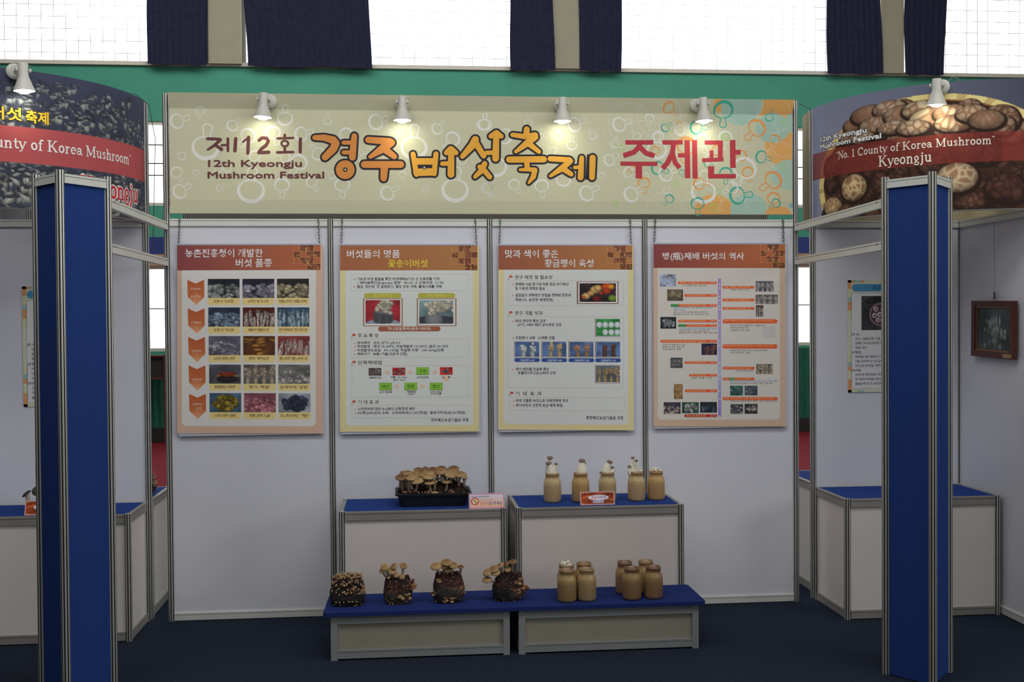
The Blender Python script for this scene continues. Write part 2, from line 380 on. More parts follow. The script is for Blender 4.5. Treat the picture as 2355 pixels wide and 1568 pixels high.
def step(x0, x1, y0, y1, z, label):
    r = root('display_step', ((x0+x1)/2, (y0+y1)/2, 0), label, 'platform', 'low white display platforms')
    q = .018
    c = [(x0+q, y0+q), (x1-q, y0+q), (x1-q, y1-q), (x0+q, y1-q)]
    for p in c: MB().box(p[0]-q, p[0]+q, p[1]-q, p[1]+q, 0, z).to('post', 'sgrey', r)
    for i in range(4):
        a, b = c[i], c[(i+1) % 4]
        panel(r, a, b, .03, z-.02, 'grey'); rail(r, a, b, z, name='top_rail', h=.046, w=.034, m='sgrey'); rail(r, a, b, .056, name='base_rail', h=.046, w=.034, m='sgrey')
step(1.040, 2.022, -.965, -.572, .245, 'left low white platform with grey frame under the blue shelf board')
step(2.072, 3.090, -.968, -.572, .245, 'right low white platform with grey frame under the blue shelf board')
ZB = .268
sh = MB(); pr = [(1.012, -.985), (3.112, -.985), (3.128, -.965), (3.128, -.585), (3.115, -.57), (1.025, -.57), (1.008, -.60), (1.0, -.97)]
sh.prism(pr, .247, ZB); o = sh.to('shelf_board', 'felt'); o['label'] = 'long blue felt shelf board laid across both low platforms'; o['category'] = 'shelf'

# ---------------------------------------------------------------- flat prints
PK = 1.55                                               # print albedo per photographed brightness
def pc(c, k=1.): return RGB(c, PK*k)
_tc = {}
def glyphs(s, bold=0., res=1):
    key = (s, bold, res)
    if key not in _tc:
        c = bpy.data.curves.new('t', 'FONT'); c.body = s; c.resolution_u = res; c.offset = bold
        o = bpy.data.objects.new('t', c); m = o.to_mesh()
        V = np.array([v.co[:2] for v in m.vertices]).reshape(-1, 2); F = [tuple(p.vertices) for p in m.polygons]
        o.to_mesh_clear(); bpy.data.objects.remove(o); bpy.data.curves.remove(c); _tc[key] = (V, F)
    return _tc[key]
class Print:
    def __init__(s, fm, k=1.): s.fm = fm; s.v = []; s.f = []; s.c = []; s.k = k
    def add(s, pts, faces, col, L):
        n = len(s.v); s.v += [s.fm(x, y, L) for x, y in pts]; s.f += [tuple(n+i for i in f) for f in faces]
        if isinstance(col, np.ndarray): s.c += [tuple(q)+(1,) for q in col]
        else: s.c += [pc(col, s.k)]*len(pts)
    def poly(s, pts, col, L=1): s.add(pts, [tuple(range(len(pts)))], col, L)
    def rect(s, x0, y0, x1, y1, col, L=1): s.poly([(x0, y0), (x1, y0), (x1, y1), (x0, y1)], col, L)
    def rrect(s, x0, y0, x1, y1, r, col, L=1):
        P = []; sx = 1 if x1 > x0 else -1; sy = 1 if y1 > y0 else -1
        for cx, cy, a in ((x1-r*sx, y0+r*sy, -90), (x1-r*sx, y1-r*sy, 0), (x0+r*sx, y1-r*sy, 90), (x0+r*sx, y0+r*sy, 180)):
            for k in range(5): t = math.radians(a+22.5*k); P.append((cx+sx*r*math.cos(t), cy+sy*r*math.sin(t)))
        s.poly(P, col, L)
    def frame(s, x0, y0, x1, y1, w, col, L):
        for a in ((x0, y0, x1, y0+w), (x0, y1-w, x1, y1), (x0, y0+w, x0+w, y1-w), (x1-w, y0+w, x1, y1-w)): s.rect(*a, col, L)
    def grad(s, x0, y0, x1, y1, c0, c1, L, horiz=True, n=10):
        P = []; C = []; F = []
        for i in range(n+1):
            t = i/n; c = [a+(b-a)*t for a, b in zip(c0, c1)]
            if horiz: P += [(x0+(x1-x0)*t, y0), (x0+(x1-x0)*t, y1)]
            else: P += [(x0, y0+(y1-y0)*t), (x1, y0+(y1-y0)*t)]
            C += [pc(c, s.k)[:3]]*2
        for i in range(n): F.append((2*i, 2*i+1, 2*i+3, 2*i+2))
        s.add(P, F, np.array(C), L)
    def disc(s, x, y, r, col, L, n=14, ry=None):
        ry = ry or r; s.poly([(x+r*math.cos(2*PI*k/n), y+ry*math.sin(2*PI*k/n)) for k in range(n)], col, L)
    def stroke(s, pts, w, col, L=1, caps=True, closed=False):
        pts = [tuple(p) for p in pts]; n = len(pts); ws = list(w) if isinstance(w, (list, tuple)) else [w]*n
        if closed: pts = pts+[pts[0]]; ws = ws+[ws[0]]
        P = []; N = len(pts)
        for i in range(N-1):
            (x0, y0), (x1, y1) = pts[i], pts[i+1]; d = math.hypot(x1-x0, y1-y0) or 1; nx, ny = -(y1-y0)/d, (x1-x0)/d; a, b = ws[i]/2, ws[i+1]/2
            s.poly([(x0+nx*a, y0+ny*a), (x1+nx*b, y1+ny*b), (x1-nx*b, y1-ny*b), (x0-nx*a, y0-ny*a)], col, L+.06*(i % 4))
        rng = range(N) if caps else range(1, N-1)
        for i in rng: s.disc(pts[i][0], pts[i][1], ws[i]/2, col, L+.26+.06*(i % 4), 12 if ws[i] > 3 else 7)
    def ring(s, x, y, r, w, col, L=1, ry=None, n=24, a0=0, a1=360, clip=None):
        ry = ry or r; m = max(3, int(n*abs(a1-a0)/360)); P = []
        for k in range(m+1):
            t = math.radians(a0+(a1-a0)*k/m); c, q = math.cos(t), math.sin(t); P += [(x+(r-w/2)*c, y+(ry-w/2)*q), (x+(r+w/2)*c, y+(ry+w/2)*q)]
        s.add(P, [(2*k, 2*k+1, 2*k+3, 2*k+2) for k in range(m) if not clip or all(clip(*P[j]) for j in (2*k, 2*k+1, 2*k+3, 2*k+2))], col, L)
    def text(s, t, x0, base, h=None, x1=None, col=(60, 60, 60), L=2, bold=.0, slope=0., up=-1, res=1, hangul=True, fat=None):
        """h = glyph height (capital or syllable); x1 = right edge; up=-1 when v grows downwards"""
        bw = bold; V, F = glyphs(t, 0., res)
        if not len(V): return
        xa, xb = V[:, 0].min(), V[:, 0].max(); ref = .80 if hangul else .73
        sy = h/ref if h else (x1-x0)/(xb-xa); sx = (x1-x0)/(xb-xa) if x1 is not None else sy
        b0 = -.0 if not hangul else -.04
        P = [(x0+(x-xa)*sx, base+up*(y-b0)*sy+slope*(x-xa)*sx) for x, y in V]
        if not fat and bw:                              # heavier weight: the same glyphs printed again, slightly offset
            q_ = max(bw*sy*.62, .34 if h and h > 12 else 0); P4 = [(q_, 0), (-q_, 0), (0, q_), (0, -q_)] if h and h > 12 else []
            for k, (a_, b_) in enumerate(P4): s.add([(x+a_, y+b_) for x, y in P], F, col, L+.12*k)
        if fat:
            for k in range(8): c_, q_ = math.cos(k*PI/4)*fat[0], math.sin(k*PI/4)*fat[1]; s.add([(x+c_, y+q_) for x, y in P], F, col, L+.09*k)
        s.add(P, F, col, L+.78 if fat or bw else L)
    def raster(s, x0, y0, x1, y1, img, L=1):
        h, w = img.shape[:2]; P = [(x0+(x1-x0)*i/(w-1), y0+(y1-y0)*j/(h-1)) for j in range(h) for i in range(w)]
        C = img.reshape(-1, 3)/255.; C = np.clip(np.where(C <= .04045, C/12.92, ((C+.055)/1.055)**2.4)*PK*s.k, 0, .95)
        s.add(P, [(j*w+i, j*w+i+1, (j+1)*w+i+1, (j+1)*w+i) for j in range(h-1) for i in range(w-1)], C, L)
    def build(s, name, parent, m='print', **kw):
        mb = MB(); mb.v = s.v; mb.f = s.f; return mb.to(name, m, parent, col=s.c, **kw)
def quadmap(tl, tr, br, bl, W3):
    """print coordinates (top-left, top-right, bottom-right, bottom-left of the sheet) -> 0..1, 0..1 -> W3(u, v, layer)"""
    A = []; B = []
    for (x, y), (u, v) in zip((tl, tr, br, bl), ((0, 0), (1, 0), (1, 1), (0, 1))):
        A += [[x, y, 1, 0, 0, 0, -u*x, -u*y], [0, 0, 0, x, y, 1, -v*x, -v*y]]; B += [u, v]
    h = np.linalg.solve(np.array(A, float), np.array(B, float))
    def f(x, y, L):
        w = h[6]*x+h[7]*y+1; return W3((h[0]*x+h[1]*y+h[2])/w, (h[3]*x+h[4]*y+h[5])/w, L)
    return f
# small printed photographs, painted as colour grids
def noise2(rs, h, w, n=4):
    out = np.zeros((h, w)); amp = 1
    for o in range(n):
        k = 2**(o+1)+1; g = rs.rand(k, k); yy = np.linspace(0, k-1.001, h); xx = np.linspace(0, k-1.001, w)
        yi, xi = yy.astype(int), xx.astype(int); fy, fx = (yy-yi)[:, None], (xx-xi)[None]
        out += amp*((g[yi][:, xi]*(1-fy)*(1-fx))+g[yi][:, xi+1]*(1-fy)*fx+g[yi+1][:, xi]*fy*(1-fx)+g[yi+1][:, xi+1]*fy*fx); amp *= .6
    return (out-out.min())/(out.max()-out.min())
def ell(img, x, y, rx, ry, col, shade=.45, ang=0.):
    h, w = img.shape[:2]; R = int(max(rx, ry))+2
    x0, x1, y0, y1 = max(0, int(x-R)), min(w, int(x+R)+1), max(0, int(y-R)), min(h, int(y+R)+1)
    if x0 >= x1 or y0 >= y1: return
    Y, X = np.mgrid[y0:y1, x0:x1]; c, q = math.cos(ang), math.sin(ang); dx = ((X-x)*c+(Y-y)*q)/rx; dy = (-(X-x)*q+(Y-y)*c)/ry; d = dx*dx+dy*dy
    m = np.clip((1.12-d)*6, 0, 1)[..., None]; sh = (1-shade*np.clip(d, 0, 1)+shade*.35*(-dy))[..., None]
    img[y0:y1, x0:x1] = img[y0:y1, x0:x1]*(1-m)+np.clip(np.array(col)*sh, 0, 255)*m
def photo(kind, w, h, seed, bg, fg, n=30):
    rs = np.random.RandomState(seed); im = np.zeros((h, w, 3))+np.array(bg); im *= (.7+.6*noise2(rs, h, w))[..., None]; fg = np.array(fg, float)
    if kind == 'caps':
        for k in range(n):
            y = h*(.32+.66*(k+rs.rand())/n); x = rs.rand()*w; r = w*(.05+.035*rs.rand()); ell(im, x, y, r*1.25, r*.8, fg*(.65+.5*rs.rand()), .5)
    elif kind == 'stems':
        g = max(2, n//8)
        for k in range(n):
            x = ((k % g)+.5+rs.randn()*.17)*w/g; y = h*(.2+.5*rs.rand())
            ell(im, x+(x-((k % g)+.5)*w/g)*.2, y+h*.2, w*.018, h*.3, fg*(.7+.4*rs.rand()), .3, rs.randn()*.12); ell(im, x, y, w*.035, h*.05, fg*(.45+.4*rs.rand()), .3)
    elif kind == 'blobs':
        for k in range(n): a = rs.rand()*6.28; r = rs.rand()**.5; ell(im, w*(.5+.36*r*math.cos(a)), h*(.5+.34*r*math.sin(a)), w*.09, h*.12, fg*(.6+.5*rs.rand()), .45)
    elif kind == 'leaf':
        for k in range(n): ell(im, rs.rand()*w, rs.rand()*h, w*.16, h*.07, fg*(.5+.7*rs.rand()), .5, rs.randn()*.2)
    elif kind == 'discs':
        for j in range(2):
            for i in range(4):
                if j == 1 and i == 0: continue
                ell(im, w*(.13+.245*i), h*(.33+.42*j), w*.11, h*.17, fg, .12)
    elif kind == 'pair':
        for cx in (.34, .7):
            for k in range(14): ell(im, w*(cx+.05*rs.randn()), h*(.4+.1*rs.randn()), w*.06, h*.09, fg*(.8+.3*rs.rand()), .3)
            ell(im, w*cx, h*.85, w*.09, h*.3, fg*.85, .4)
    elif kind == 'bunch':
        g = max(3, n)
        for i in range(g):
            cx = (i+.5)/g
            for k in range(16): ell(im, w*(cx+.06*rs.randn()/g*3), h*(.38+.13*rs.randn()), w*.045, h*.08, fg*(.75+.3*rs.rand()), .3)
            ell(im, w*cx, h*.88, w*.3/g, h*.3, fg*.95, .5)
    return np.clip(im, 0, 255)

# ---- the four hanging posters
def hang_poster(x0, x1, z0, z1, corners, label, k=1.):
    Yb = -.026
    r = root('hanging_poster', ((x0+x1)/2, Yb, z0), label, 'poster', 'posters hung on chains along the wall')
    MB().box(x0-.004, x1+.013, Yb, Yb+.003, z0-.016, z1+.012).to('plastic_sleeve', 'sleeve', r)
    MB().box(x0, x1, Yb-.003, Yb, z0, z1).to('board', 'card', r)
    MB().box(x0-.002, x1+.002, Yb-.005, Yb+.004, z1+.001, z1+.010).to('top_strip', 'acryl', r)
    for s_, xt in ((0, x0), (1, x1)):
        xt += .006 if s_ == 0 else -.006; top = xt+(.008 if s_ == 0 else -.004)
        mb = MB(); n = 8
        for i in range(n):
            t0 = i/n; t1 = (i+1)/n; a = Vector((top+(xt-top)*t0, Yb+.006, H1-.003+(z1+.006-H1)*t0)); b = Vector((top+(xt-top)*t1, Yb+.006, H1-.003+(z1+.006-H1)*t1))
            d = (b-a); u = Vector((1, 0, 0)) if i % 2 == 0 else Vector((0, 1, 0)); u = u*.0050; e = d*.12; a = a-e; b = b+e
            lp = [a, a+d*.2+u, b-d*.2+u, b, b-d*.2-u, a+d*.2-u, a]
            mb.tube(lp, .0021, 5)
        mb.to('chain', 'chain', r)
    W3 = lambda u, v, L: (x0+(x1-x0)*u, Yb-.0033-.00022*L, z1+(z0-z1)*v)
    return r, Print(quadmap(*corners, W3), k)
def title_bar(P, x0, y0, x1, y1, c0, c1, tiles, seed):
    P.grad(x0, y0, x1, y1, c0, c1, 1.5); rs = np.random.RandomState(seed); w = (x1-x0); tw = (x1-x0)*.0465; th = (y1-y0)/4.; sx = x1-4*tw
    for (i, j, c) in tiles:
        P.raster(sx+i*tw, y0+j*th, sx+(i+1)*tw, y0+(j+1)*th, photo('stems' if c == 1 else 'leaf', 9, 7, seed+i+5*j, (112, 62, 42), (205, 155, 105) if c != 2 else (180, 134, 70), 10), 2)
    for i in range(5): P.rect(sx+i*tw-.8, y0, sx+i*tw+.8, y0+(y1-y0)*(1 if i > 1 else .78), (205, 150, 110), 3)
    for j in range(1, 4): P.rect(sx-.2*tw, y0+j*th-.8, x1, y0+j*th+.8, (205, 150, 110), 3)
TI = [(1, 0, 1), (2, 0, 1), (0, 1, 2), (2, 1, 1), (3, 1, 1), (1, 2, 1), (2, 2, 1), (2, 3, 2), (3, 3, 2)]
BLK = (46, 42, 50)
# poster 1: varieties table
r, P = hang_poster(.066, .9385, 1.168, 2.332, ((52, 192), (1042, 195), (1057, 1485), (68, 1505)), 'poster of fifteen small mushroom photographs in three columns beside orange year arrows')
P.rect(52, 192, 1060, 1500, (190, 160, 140), 0); P.rrect(84, 340, 1012, 1450, 32, (196, 194, 190), 1)
title_bar(P, 52, 193, 1043, 366, (122, 62, 64), (165, 96, 58), TI, 11)
P.text('농촌진흥청이 개발한', 108, 273, 50, 645, (214, 205, 210), 4, bold=.022); P.text('버섯 품종', 460, 342, 50, 708, (214, 205, 210), 4, bold=.022)
caps = [["양송이 '505호'", "느타리 '농기2-1호'", "사철느타리 '사철느타리'"], ["양송이 '705호'", "버들송이 '버들송이1호'", "만가닥버섯 '만가닥1호'"],
        ["느타리 '원형느타리'", "영지 '영지2호'", "팬느타리 '팬느타리1호'"], ["목질진흙버섯 '고려상황'", "팽이 '백설'", "잎새버섯 '잎밤'"], ["노랑느타리 '금빛'", "분홍느타리 '노을'", "느타리 '청'"]]
kinds = [[('caps', (28, 32, 40), (150, 155, 150), 60), ('caps', (35, 32, 50), (150, 145, 160), 60), ('caps', (38, 34, 34), (160, 150, 120), 60)],
         [('caps', (38, 48, 66), (130, 150, 170), 60), ('stems', (70, 30, 26), (205, 195, 185), 40), ('stems', (45, 65, 85), (150, 175, 185), 60)],
         [('caps', (85, 85, 100), (155, 155, 165), 28), ('leaf', (75, 45, 26), (160, 110, 50), 14), ('stems', (110, 50, 45), (205, 180, 175), 40)],
         [('leaf', (70, 72, 80), (110, 108, 112), 6), ('bunch', (85, 80, 75), (165, 150, 135), 4), ('caps', (95, 95, 92), (165, 162, 158), 40)],
         [('blobs', (60, 85, 110), (150, 130, 50), 60), ('caps', (120, 70, 80), (190, 120, 130), 60), ('blobs', (130, 135, 145), (70, 72, 95), 60)]]
yrs = ['1960', '1980', '1990', '2000', '2006']
for j in range(5):
    yo = j*198.5; xo = j*3
    pts = [(122+xo, 432+yo), (180+xo, 458+yo), (239+xo, 432+yo), (241+xo, 550+yo), (185+xo, 608+yo), (125+xo, 550+yo)]
    P.add(pts+[(181+xo, 520+yo)], [(i, (i+1) % 6, 6) for i in range(6)], np.array([pc((165, 84, 48))[:3]]*3+[pc((176, 100, 60))[:3], pc((205, 150, 110))[:3], pc((176, 100, 60))[:3], pc((172, 92, 54))[:3]]), 2)
    P.text(yrs[j], 150+xo, (503 if j in (0, 4) else 530)+yo+(8 if j else 0), 17, 214+xo, (225, 190, 175), 3, bold=.01, hangul=False)
    if j == 0: P.text('~', 172, 530, 16, 192, (225, 190, 175), 3); P.text('1970', 150, 556, 17, 214, (225, 190, 175), 3, bold=.01, hangul=False)
    if j == 4: P.text('이후', 166+xo, 544+yo, 20, 214+xo, (225, 190, 175), 3)
    for i in range(3):
        x = 265+i*239.5+j*3; y = 426+yo; kd = kinds[j][i]
        P.rrect(x, y+95, x+219, y+181, 10, (208, 186, 124), 2)
        im = photo(kd[0], 40, 25, 50+j*3+i, kd[1], kd[2], kd[3])
        if (j, i) == (3, 0): ell(im, 22, 15, 12, 5, (205, 150, 50), .3); ell(im, 22, 18, 13, 5, (40, 35, 32), .3); ell(im, 22, 12, 11, 3, (120, 50, 30), .2)
        P.raster(x, y, x+220, y+133, im, 3)
        P.text(caps[j][i], x+(38 if i != 2 else 12), y+165, 19, x+(182 if i != 2 else 208), (92, 66, 52), 4, bold=.01)
P.build('printed_sheet', r)
def pin_mush(P, x, y, s=1.):
    P.poly([(x-14*s, y+3), (x-10*s, y-9), (x, y-13), (x+12*s, y-8), (x+15*s, y+3)], (176, 80, 62), 4); P.rect(x-4, y+2, x+5, y+10, (205, 170, 150), 4); P.stroke([(x-10, y+10), (x-18, y+18)], 4, (120, 70, 60), 4)
def bullet(P, x, y): P.disc(x, y, 6, (196, 110, 92), 4, 10); P.disc(x-1, y-2, 3.4, (226, 190, 175), 5, 8)
def sect(P, x0, y0, x1, y1, t, tx1, ty, tx0=None, lc=(196, 170, 160)):
    P.stroke([(x0, y0), (x1, y0)], 2.2, lc, 3); P.stroke([(x1, y0+4), (x1, y1-8), (x1-8, y1), (x0+4, y1), (x0, y1-8), (x0, y0)], 2, (172, 172, 168), 3)
    if t: pin_mush(P, x0+15, ty-14); P.text(t, (tx0 or x0+44), ty, 25, tx1, (86, 62, 62), 4, bold=.012)
# poster 2
r, P = hang_poster(1.061, 1.9205, 1.163, 2.329, ((37, 200), (1008, 200), (1018, 1500), (50, 1512)), 'poster with a red pot photo and a pale cauliflower mushroom photo side by side')
P.rect(36, 200, 1020, 1512, (200, 190, 142), 0); P.rrect(76, 340, 978, 1468, 28, (194, 198, 194), 1)
title_bar(P, 37, 200, 1009, 374, (150, 92, 62), (160, 112, 66), TI, 23)
P.text('버섯들의 명품', 86, 284, 50, 458, (216, 212, 208), 4, bold=.022); P.text('꽃송이버섯', 375, 352, 50, 655, (214, 186, 62), 4, bold=.022)
sect(P, 112, 402, 945, 518, None, 0, 0)
TX = BLK
P.text('기능성 버섯 발굴을 통한 버섯재배농가의 신 소득창출 기여', 156, 444, 19, 736, TX, 4, bold=.01); P.text('- 베타글루칸(β-glucan) 함량   43.6% → 신령버섯  11.3%', 160, 470, 18, 770, TX, 4, bold=.01)
P.text('혈압, 항산화, 항 알레르기, 혈당 상승 억제, 콜레스테롤 억제', 156, 498, 19, 754, TX, 4, bold=.01); bullet(P, 138, 436); bullet(P, 138, 490)
for x, t in ((206, '물리적특성'), (586, '자실체특성')):
    P.rrect(x, 534, x+264, 570, 17, (166, 164, 70), 3); P.text(t, x+68, 562, 20, x+196, (196, 190, 96), 4, bold=.01)
    P.rect(x-8, 572, x+274, 768, (150, 118, 92), 2); P.rect(x+2, 578, x+264, 762, (214, 214, 212), 3)
im = photo('none', 48, 34, 3, (150, 40, 50), (0, 0, 0)); ell(im, 24, 36, 26, 10, (150, 158, 175), .2)
for dy in range(14): ell(im, 24, 30-dy, 13, 3, (108, 110, 116), .35)
rs_ = np.random.RandomState(4)
for k in range(40): ell(im, 25+7.5*rs_.randn()*.8, 9+3.4*rs_.randn(), 3.2, 2.8, np.array((196, 190, 170))*(.75+.3*rs_.rand()), .35)
P.raster(216, 584, 461, 751, im, 4)
im = photo('none', 48, 34, 8, (110, 135, 138), (0, 0, 0)); ell(im, 24, 34, 40, 12, (60, 66, 74), .2); ell(im, 20, 28, 12, 12, (120, 122, 124), .3)
for k in range(60): ell(im, 28+9*rs_.randn(), 10+4*rs_.randn(), 4, 3.4, np.array((205, 200, 178))*(.75+.3*rs_.rand()), .35)
P.raster(596, 584, 838, 751, im, 4)
P.rrect(306, 770, 746, 804, 16, (150, 86, 62), 5); P.text('하나로말뚝목(꽃송이버섯)', 372, 796, 20, 678, (220, 205, 195), 6, bold=.008)
sect(P, 118, 857, 945, 988, '주 요 특 성', 305, 846)
for y, t, x1 in ((893, '균사배양   온도 25℃, pH 5.0', 462), (919, '버섯발생   배양 19~24℃, 자실체발생 19~24℃, 습도 90~95%', 802), (946, '버섯발생소요일   90~100일, 자실체 수량   130~200g/단목', 770), (972, '재배시기   늦봄~가을(고온에 강함)', 510)):
    P.text(t, 158, y, 18.5, x1, TX, 4, bold=.01); bullet(P, 140, y-8)
sect(P, 120, 1046, 945, 1268, '단목재배법', 331, 1036)
for i, (x, y, t, c) in enumerate(((238, 1062, '', (80, 70, 66)), (407, 1060, '', (176, 40, 36)), (575, 1058, '수침', (126, 178, 62)), (742, 1058, '', (190, 44, 40)), (313, 1166, '배양', (126, 178, 62)), (491, 1166, '접종', (126, 178, 62)), (671, 1166, '멸균', (126, 178, 62)))):
    if t: P.rect(x, y, x+90, y+54, (90, 140, 44), 3); P.rect(x+2, y+2, x+88, y+49, c, 4); P.text(t, x+20, y+38, 22, x+70, (60, 90, 40), 5, bold=.015)
    else: P.raster(x, y, x+90, y+54, photo('blobs', 16, 10, 90+i, c, (130, 120, 120) if i else (170, 160, 150), 12), 4)
for x, y, q in ((352, 1094, 1), (516, 1093, 1), (690, 1093, 1), (455, 1192, -1), (634, 1192, -1)):
    P.poly([(x, y-9), (x+q*16, y-9), (x+q*16, y-18), (x+q*38, y), (x+q*16, y+18), (x+q*16, y+9), (x, y+9)], (214, 176, 150), 4)
P.poly([(762, 1120), (800, 1120), (800, 1140), (812, 1140), (780, 1162), (760, 1140), (770, 1138)], (214, 176, 150), 4)
for x0_, y, t, x1_ in ((243, 1137, '원목(차가다)', 328), (396, 1134, '지름 : 13~15cm', 508), (412, 1152, '길이 : 15cm', 496), (578, 1135, '12시간(내외)', 664), (760, 1135, '입    봉', 816), (316, 1239, '25℃ 명상태', 402), (510, 1238, '액체종균', 572), (520, 1253, '20ml', 560), (675, 1238, '100℃ 8시간', 756), (677, 1252, '121℃ 90분', 752)):
    P.text(t, x0_, y, 13, x1_, TX, 4, bold=.006)
sect(P, 120, 1325, 945, 1412, '기 대 효 과', 310, 1315)
for y, t, x1 in ((1360, '느타리버섯 대비 4~6배의 소득증대 예상', 566), (1388, '100평(330㎡)당 소득   느타리버섯(11,307천원)  꽃송이버섯(42,967천원)', 924)):
    P.text(t, 162, y, 20, x1, TX, 4, bold=.01); bullet(P, 144, y-8)
P.text('전라북도농업기술원 공동', 680, 1441, 21, 946, TX, 4, bold=.012)
P.build('printed_sheet', r)
# poster 3
r, P = hang_poster(2.0545, 2.9145, 1.1605, 2.327, ((50, 203), (997, 203), (1003, 1480), (62, 1500)), 'poster with four small photos on blue grounds in a row and a green disc photo')
P.rect(50, 203, 1006, 1500, (200, 190, 142), 0); P.rrect(90, 340, 965, 1460, 28, (192, 195, 192), 1)
title_bar(P, 50, 203, 998, 371, (140, 82, 60), (164, 112, 64), TI, 37)
P.text('맛과 색이 좋은', 98, 285, 50, 474, (216, 212, 208), 4, bold=.022); P.text('황금팽이 육성', 378, 352, 50, 722, (216, 212, 208), 4, bold=.022)
sect(P, 122, 449, 936, 624, '연구 배경 및 필요성', 431, 437)
for y, t, x1, b in ((484, '병재배 시설 증가에 따른 종균 자가배양', 548, 1), (514, '및 이용에 생력화 필요', 380, 0), (561, '실험실의 액체배양 방법을 병재배 현장에', 562, 1), (594, "적용('95, 농진청 세계최초)", 438, 0)):
    P.text(t, 170, y, 20, x1, TX, 4, bold=.01)
    if b: bullet(P, 151, y-8)
P.rect(606, 455, 900, 612, (120, 86, 66), 2); P.rect(616, 459, 893, 606, (214, 212, 208), 3)
im = photo('leaf', 52, 27, 17, (44, 34, 38), (60, 44, 40), 8)
for x, y, a, c in ((22, 9, 7, (214, 176, 110)), (26, 7, 6, (205, 165, 100)), (16, 14, 5, (196, 150, 90)), (9, 18, 6, (205, 170, 110)), (38, 6, 8, (196, 80, 30)), (44, 5, 5, (220, 140, 40)), (38, 11, 6, (170, 60, 30)), (46, 21, 6, (110, 140, 50)), (24, 22, 6, (110, 30, 30)), (6, 20, 3, (190, 90, 40)), (30, 14, 3, (180, 60, 40))): ell(im, x, y, a, a*.75, c, .4)
P.raster(625, 467, 882, 598, im, 4)
sect(P, 122, 702, 936, 1204, '연구 개발 성과', 364, 690)
for y, t, x0_, x1, b in ((743, '버섯 생리적 특성 검정', 172, 384, 1), (770, '- 20℃, MEM 배지 균사생장 양호', 172, 498, 0), (862, '수집팽이 교배   29계통 선발', 172, 450, 1), (1083, '팽이 배지별 자실체 특성', 175, 408, 1), (1109, '포플러+미강(8:2)처리 양호', 190, 458, 0)):
    P.text(t, x0_, y, 20, x1, TX, 4, bold=.01)
    if b: bullet(P, 153, y-8)
def pframe(x0, y0, x1, y1): P.rect(x0-7, y0-5, x1+4, y1+7, (120, 92, 74), 2); P.rect(x0-2, y0-4, x1+6, y1+4, (210, 208, 204), 3)
pframe(742, 718, 910, 838); P.raster(742, 718, 910, 838, photo('discs', 36, 26, 1, (46, 120, 62), (196, 205, 205)), 4)
for i, (x, c, t) in enumerate(((170, (200, 205, 196), 'CBMFV-42'), (362, (196, 176, 130), 'CBMFV-44'), (554, (170, 130, 100), 'CBMFV-43'), (742, (110, 70, 52), 'CBMFV-10'))):
    pframe(x, 879, x+170, 985); P.raster(x, 879, x+170, 985, photo('pair', 34, 22, 60+i, (72, 96, 136), c), 4)
    P.rrect(x-6, 995+0*i, x+174, 1022, 12, (46, 72, 136), 4); P.text(t, x+32, 1018, 15, x+138, (190, 200, 220), 5, bold=.006, hangul=False)
pframe(742, 1044, 910, 1163); P.raster(742, 1044, 910, 1163, photo('bunch', 36, 26, 77, (86, 92, 100), (165, 145, 110), 4), 4)
sect(P, 130, 1270, 940, 1362, '기  대  효  과', 356, 1257)
for y, t, x1 in ((1304, '버섯 신품종 육성으로 국제경쟁력 향상', 546), (1337, '팽이버섯의 안정적 보급 체계 확립', 504)):
    P.text(t, 176, y, 20, x1, TX, 4, bold=.01); bullet(P, 158, y-8)
P.text('충청북도농업기술원 공동', 672, 1424, 22, 934, TX, 4, bold=.012)
P.build('printed_sheet', r)
# poster 4
r, P = hang_poster(3.054, 3.922, 1.166, 2.3355, ((72, 190), (1002, 188), (1003, 1460), (78, 1475)), 'timeline poster with a violet centre line and orange date bars on both sides')
P.rect(72, 188, 1004, 1476, (186, 160, 138), 0); P.rrect(100, 330, 964, 1428, 24, (190, 186, 178), 1)
title_bar(P, 72, 189, 1002, 356, (124, 60, 58), (168, 98, 56), TI, 51)
P.text('병(瓶)재배 버섯의 역사', 136, 296, 46, 712, (214, 205, 205), 4, bold=.02)
P.grad(527, 430, 549, 1408, (150, 126, 176), (160, 166, 196), 2, False, 6); P.grad(527, 1080, 549, 1408, (160, 166, 196), (130, 110, 176), 3, False, 6)
for y in (468, 496, 556, 582, 624, 645, 726, 760, 870, 902, 1024, 1062, 1108, 1140, 1224, 1280, 1400): P.poly([(531, y+6), (538, y-5), (545, y+6)], (214, 214, 222), 4)
ORG = (206, 88, 50)
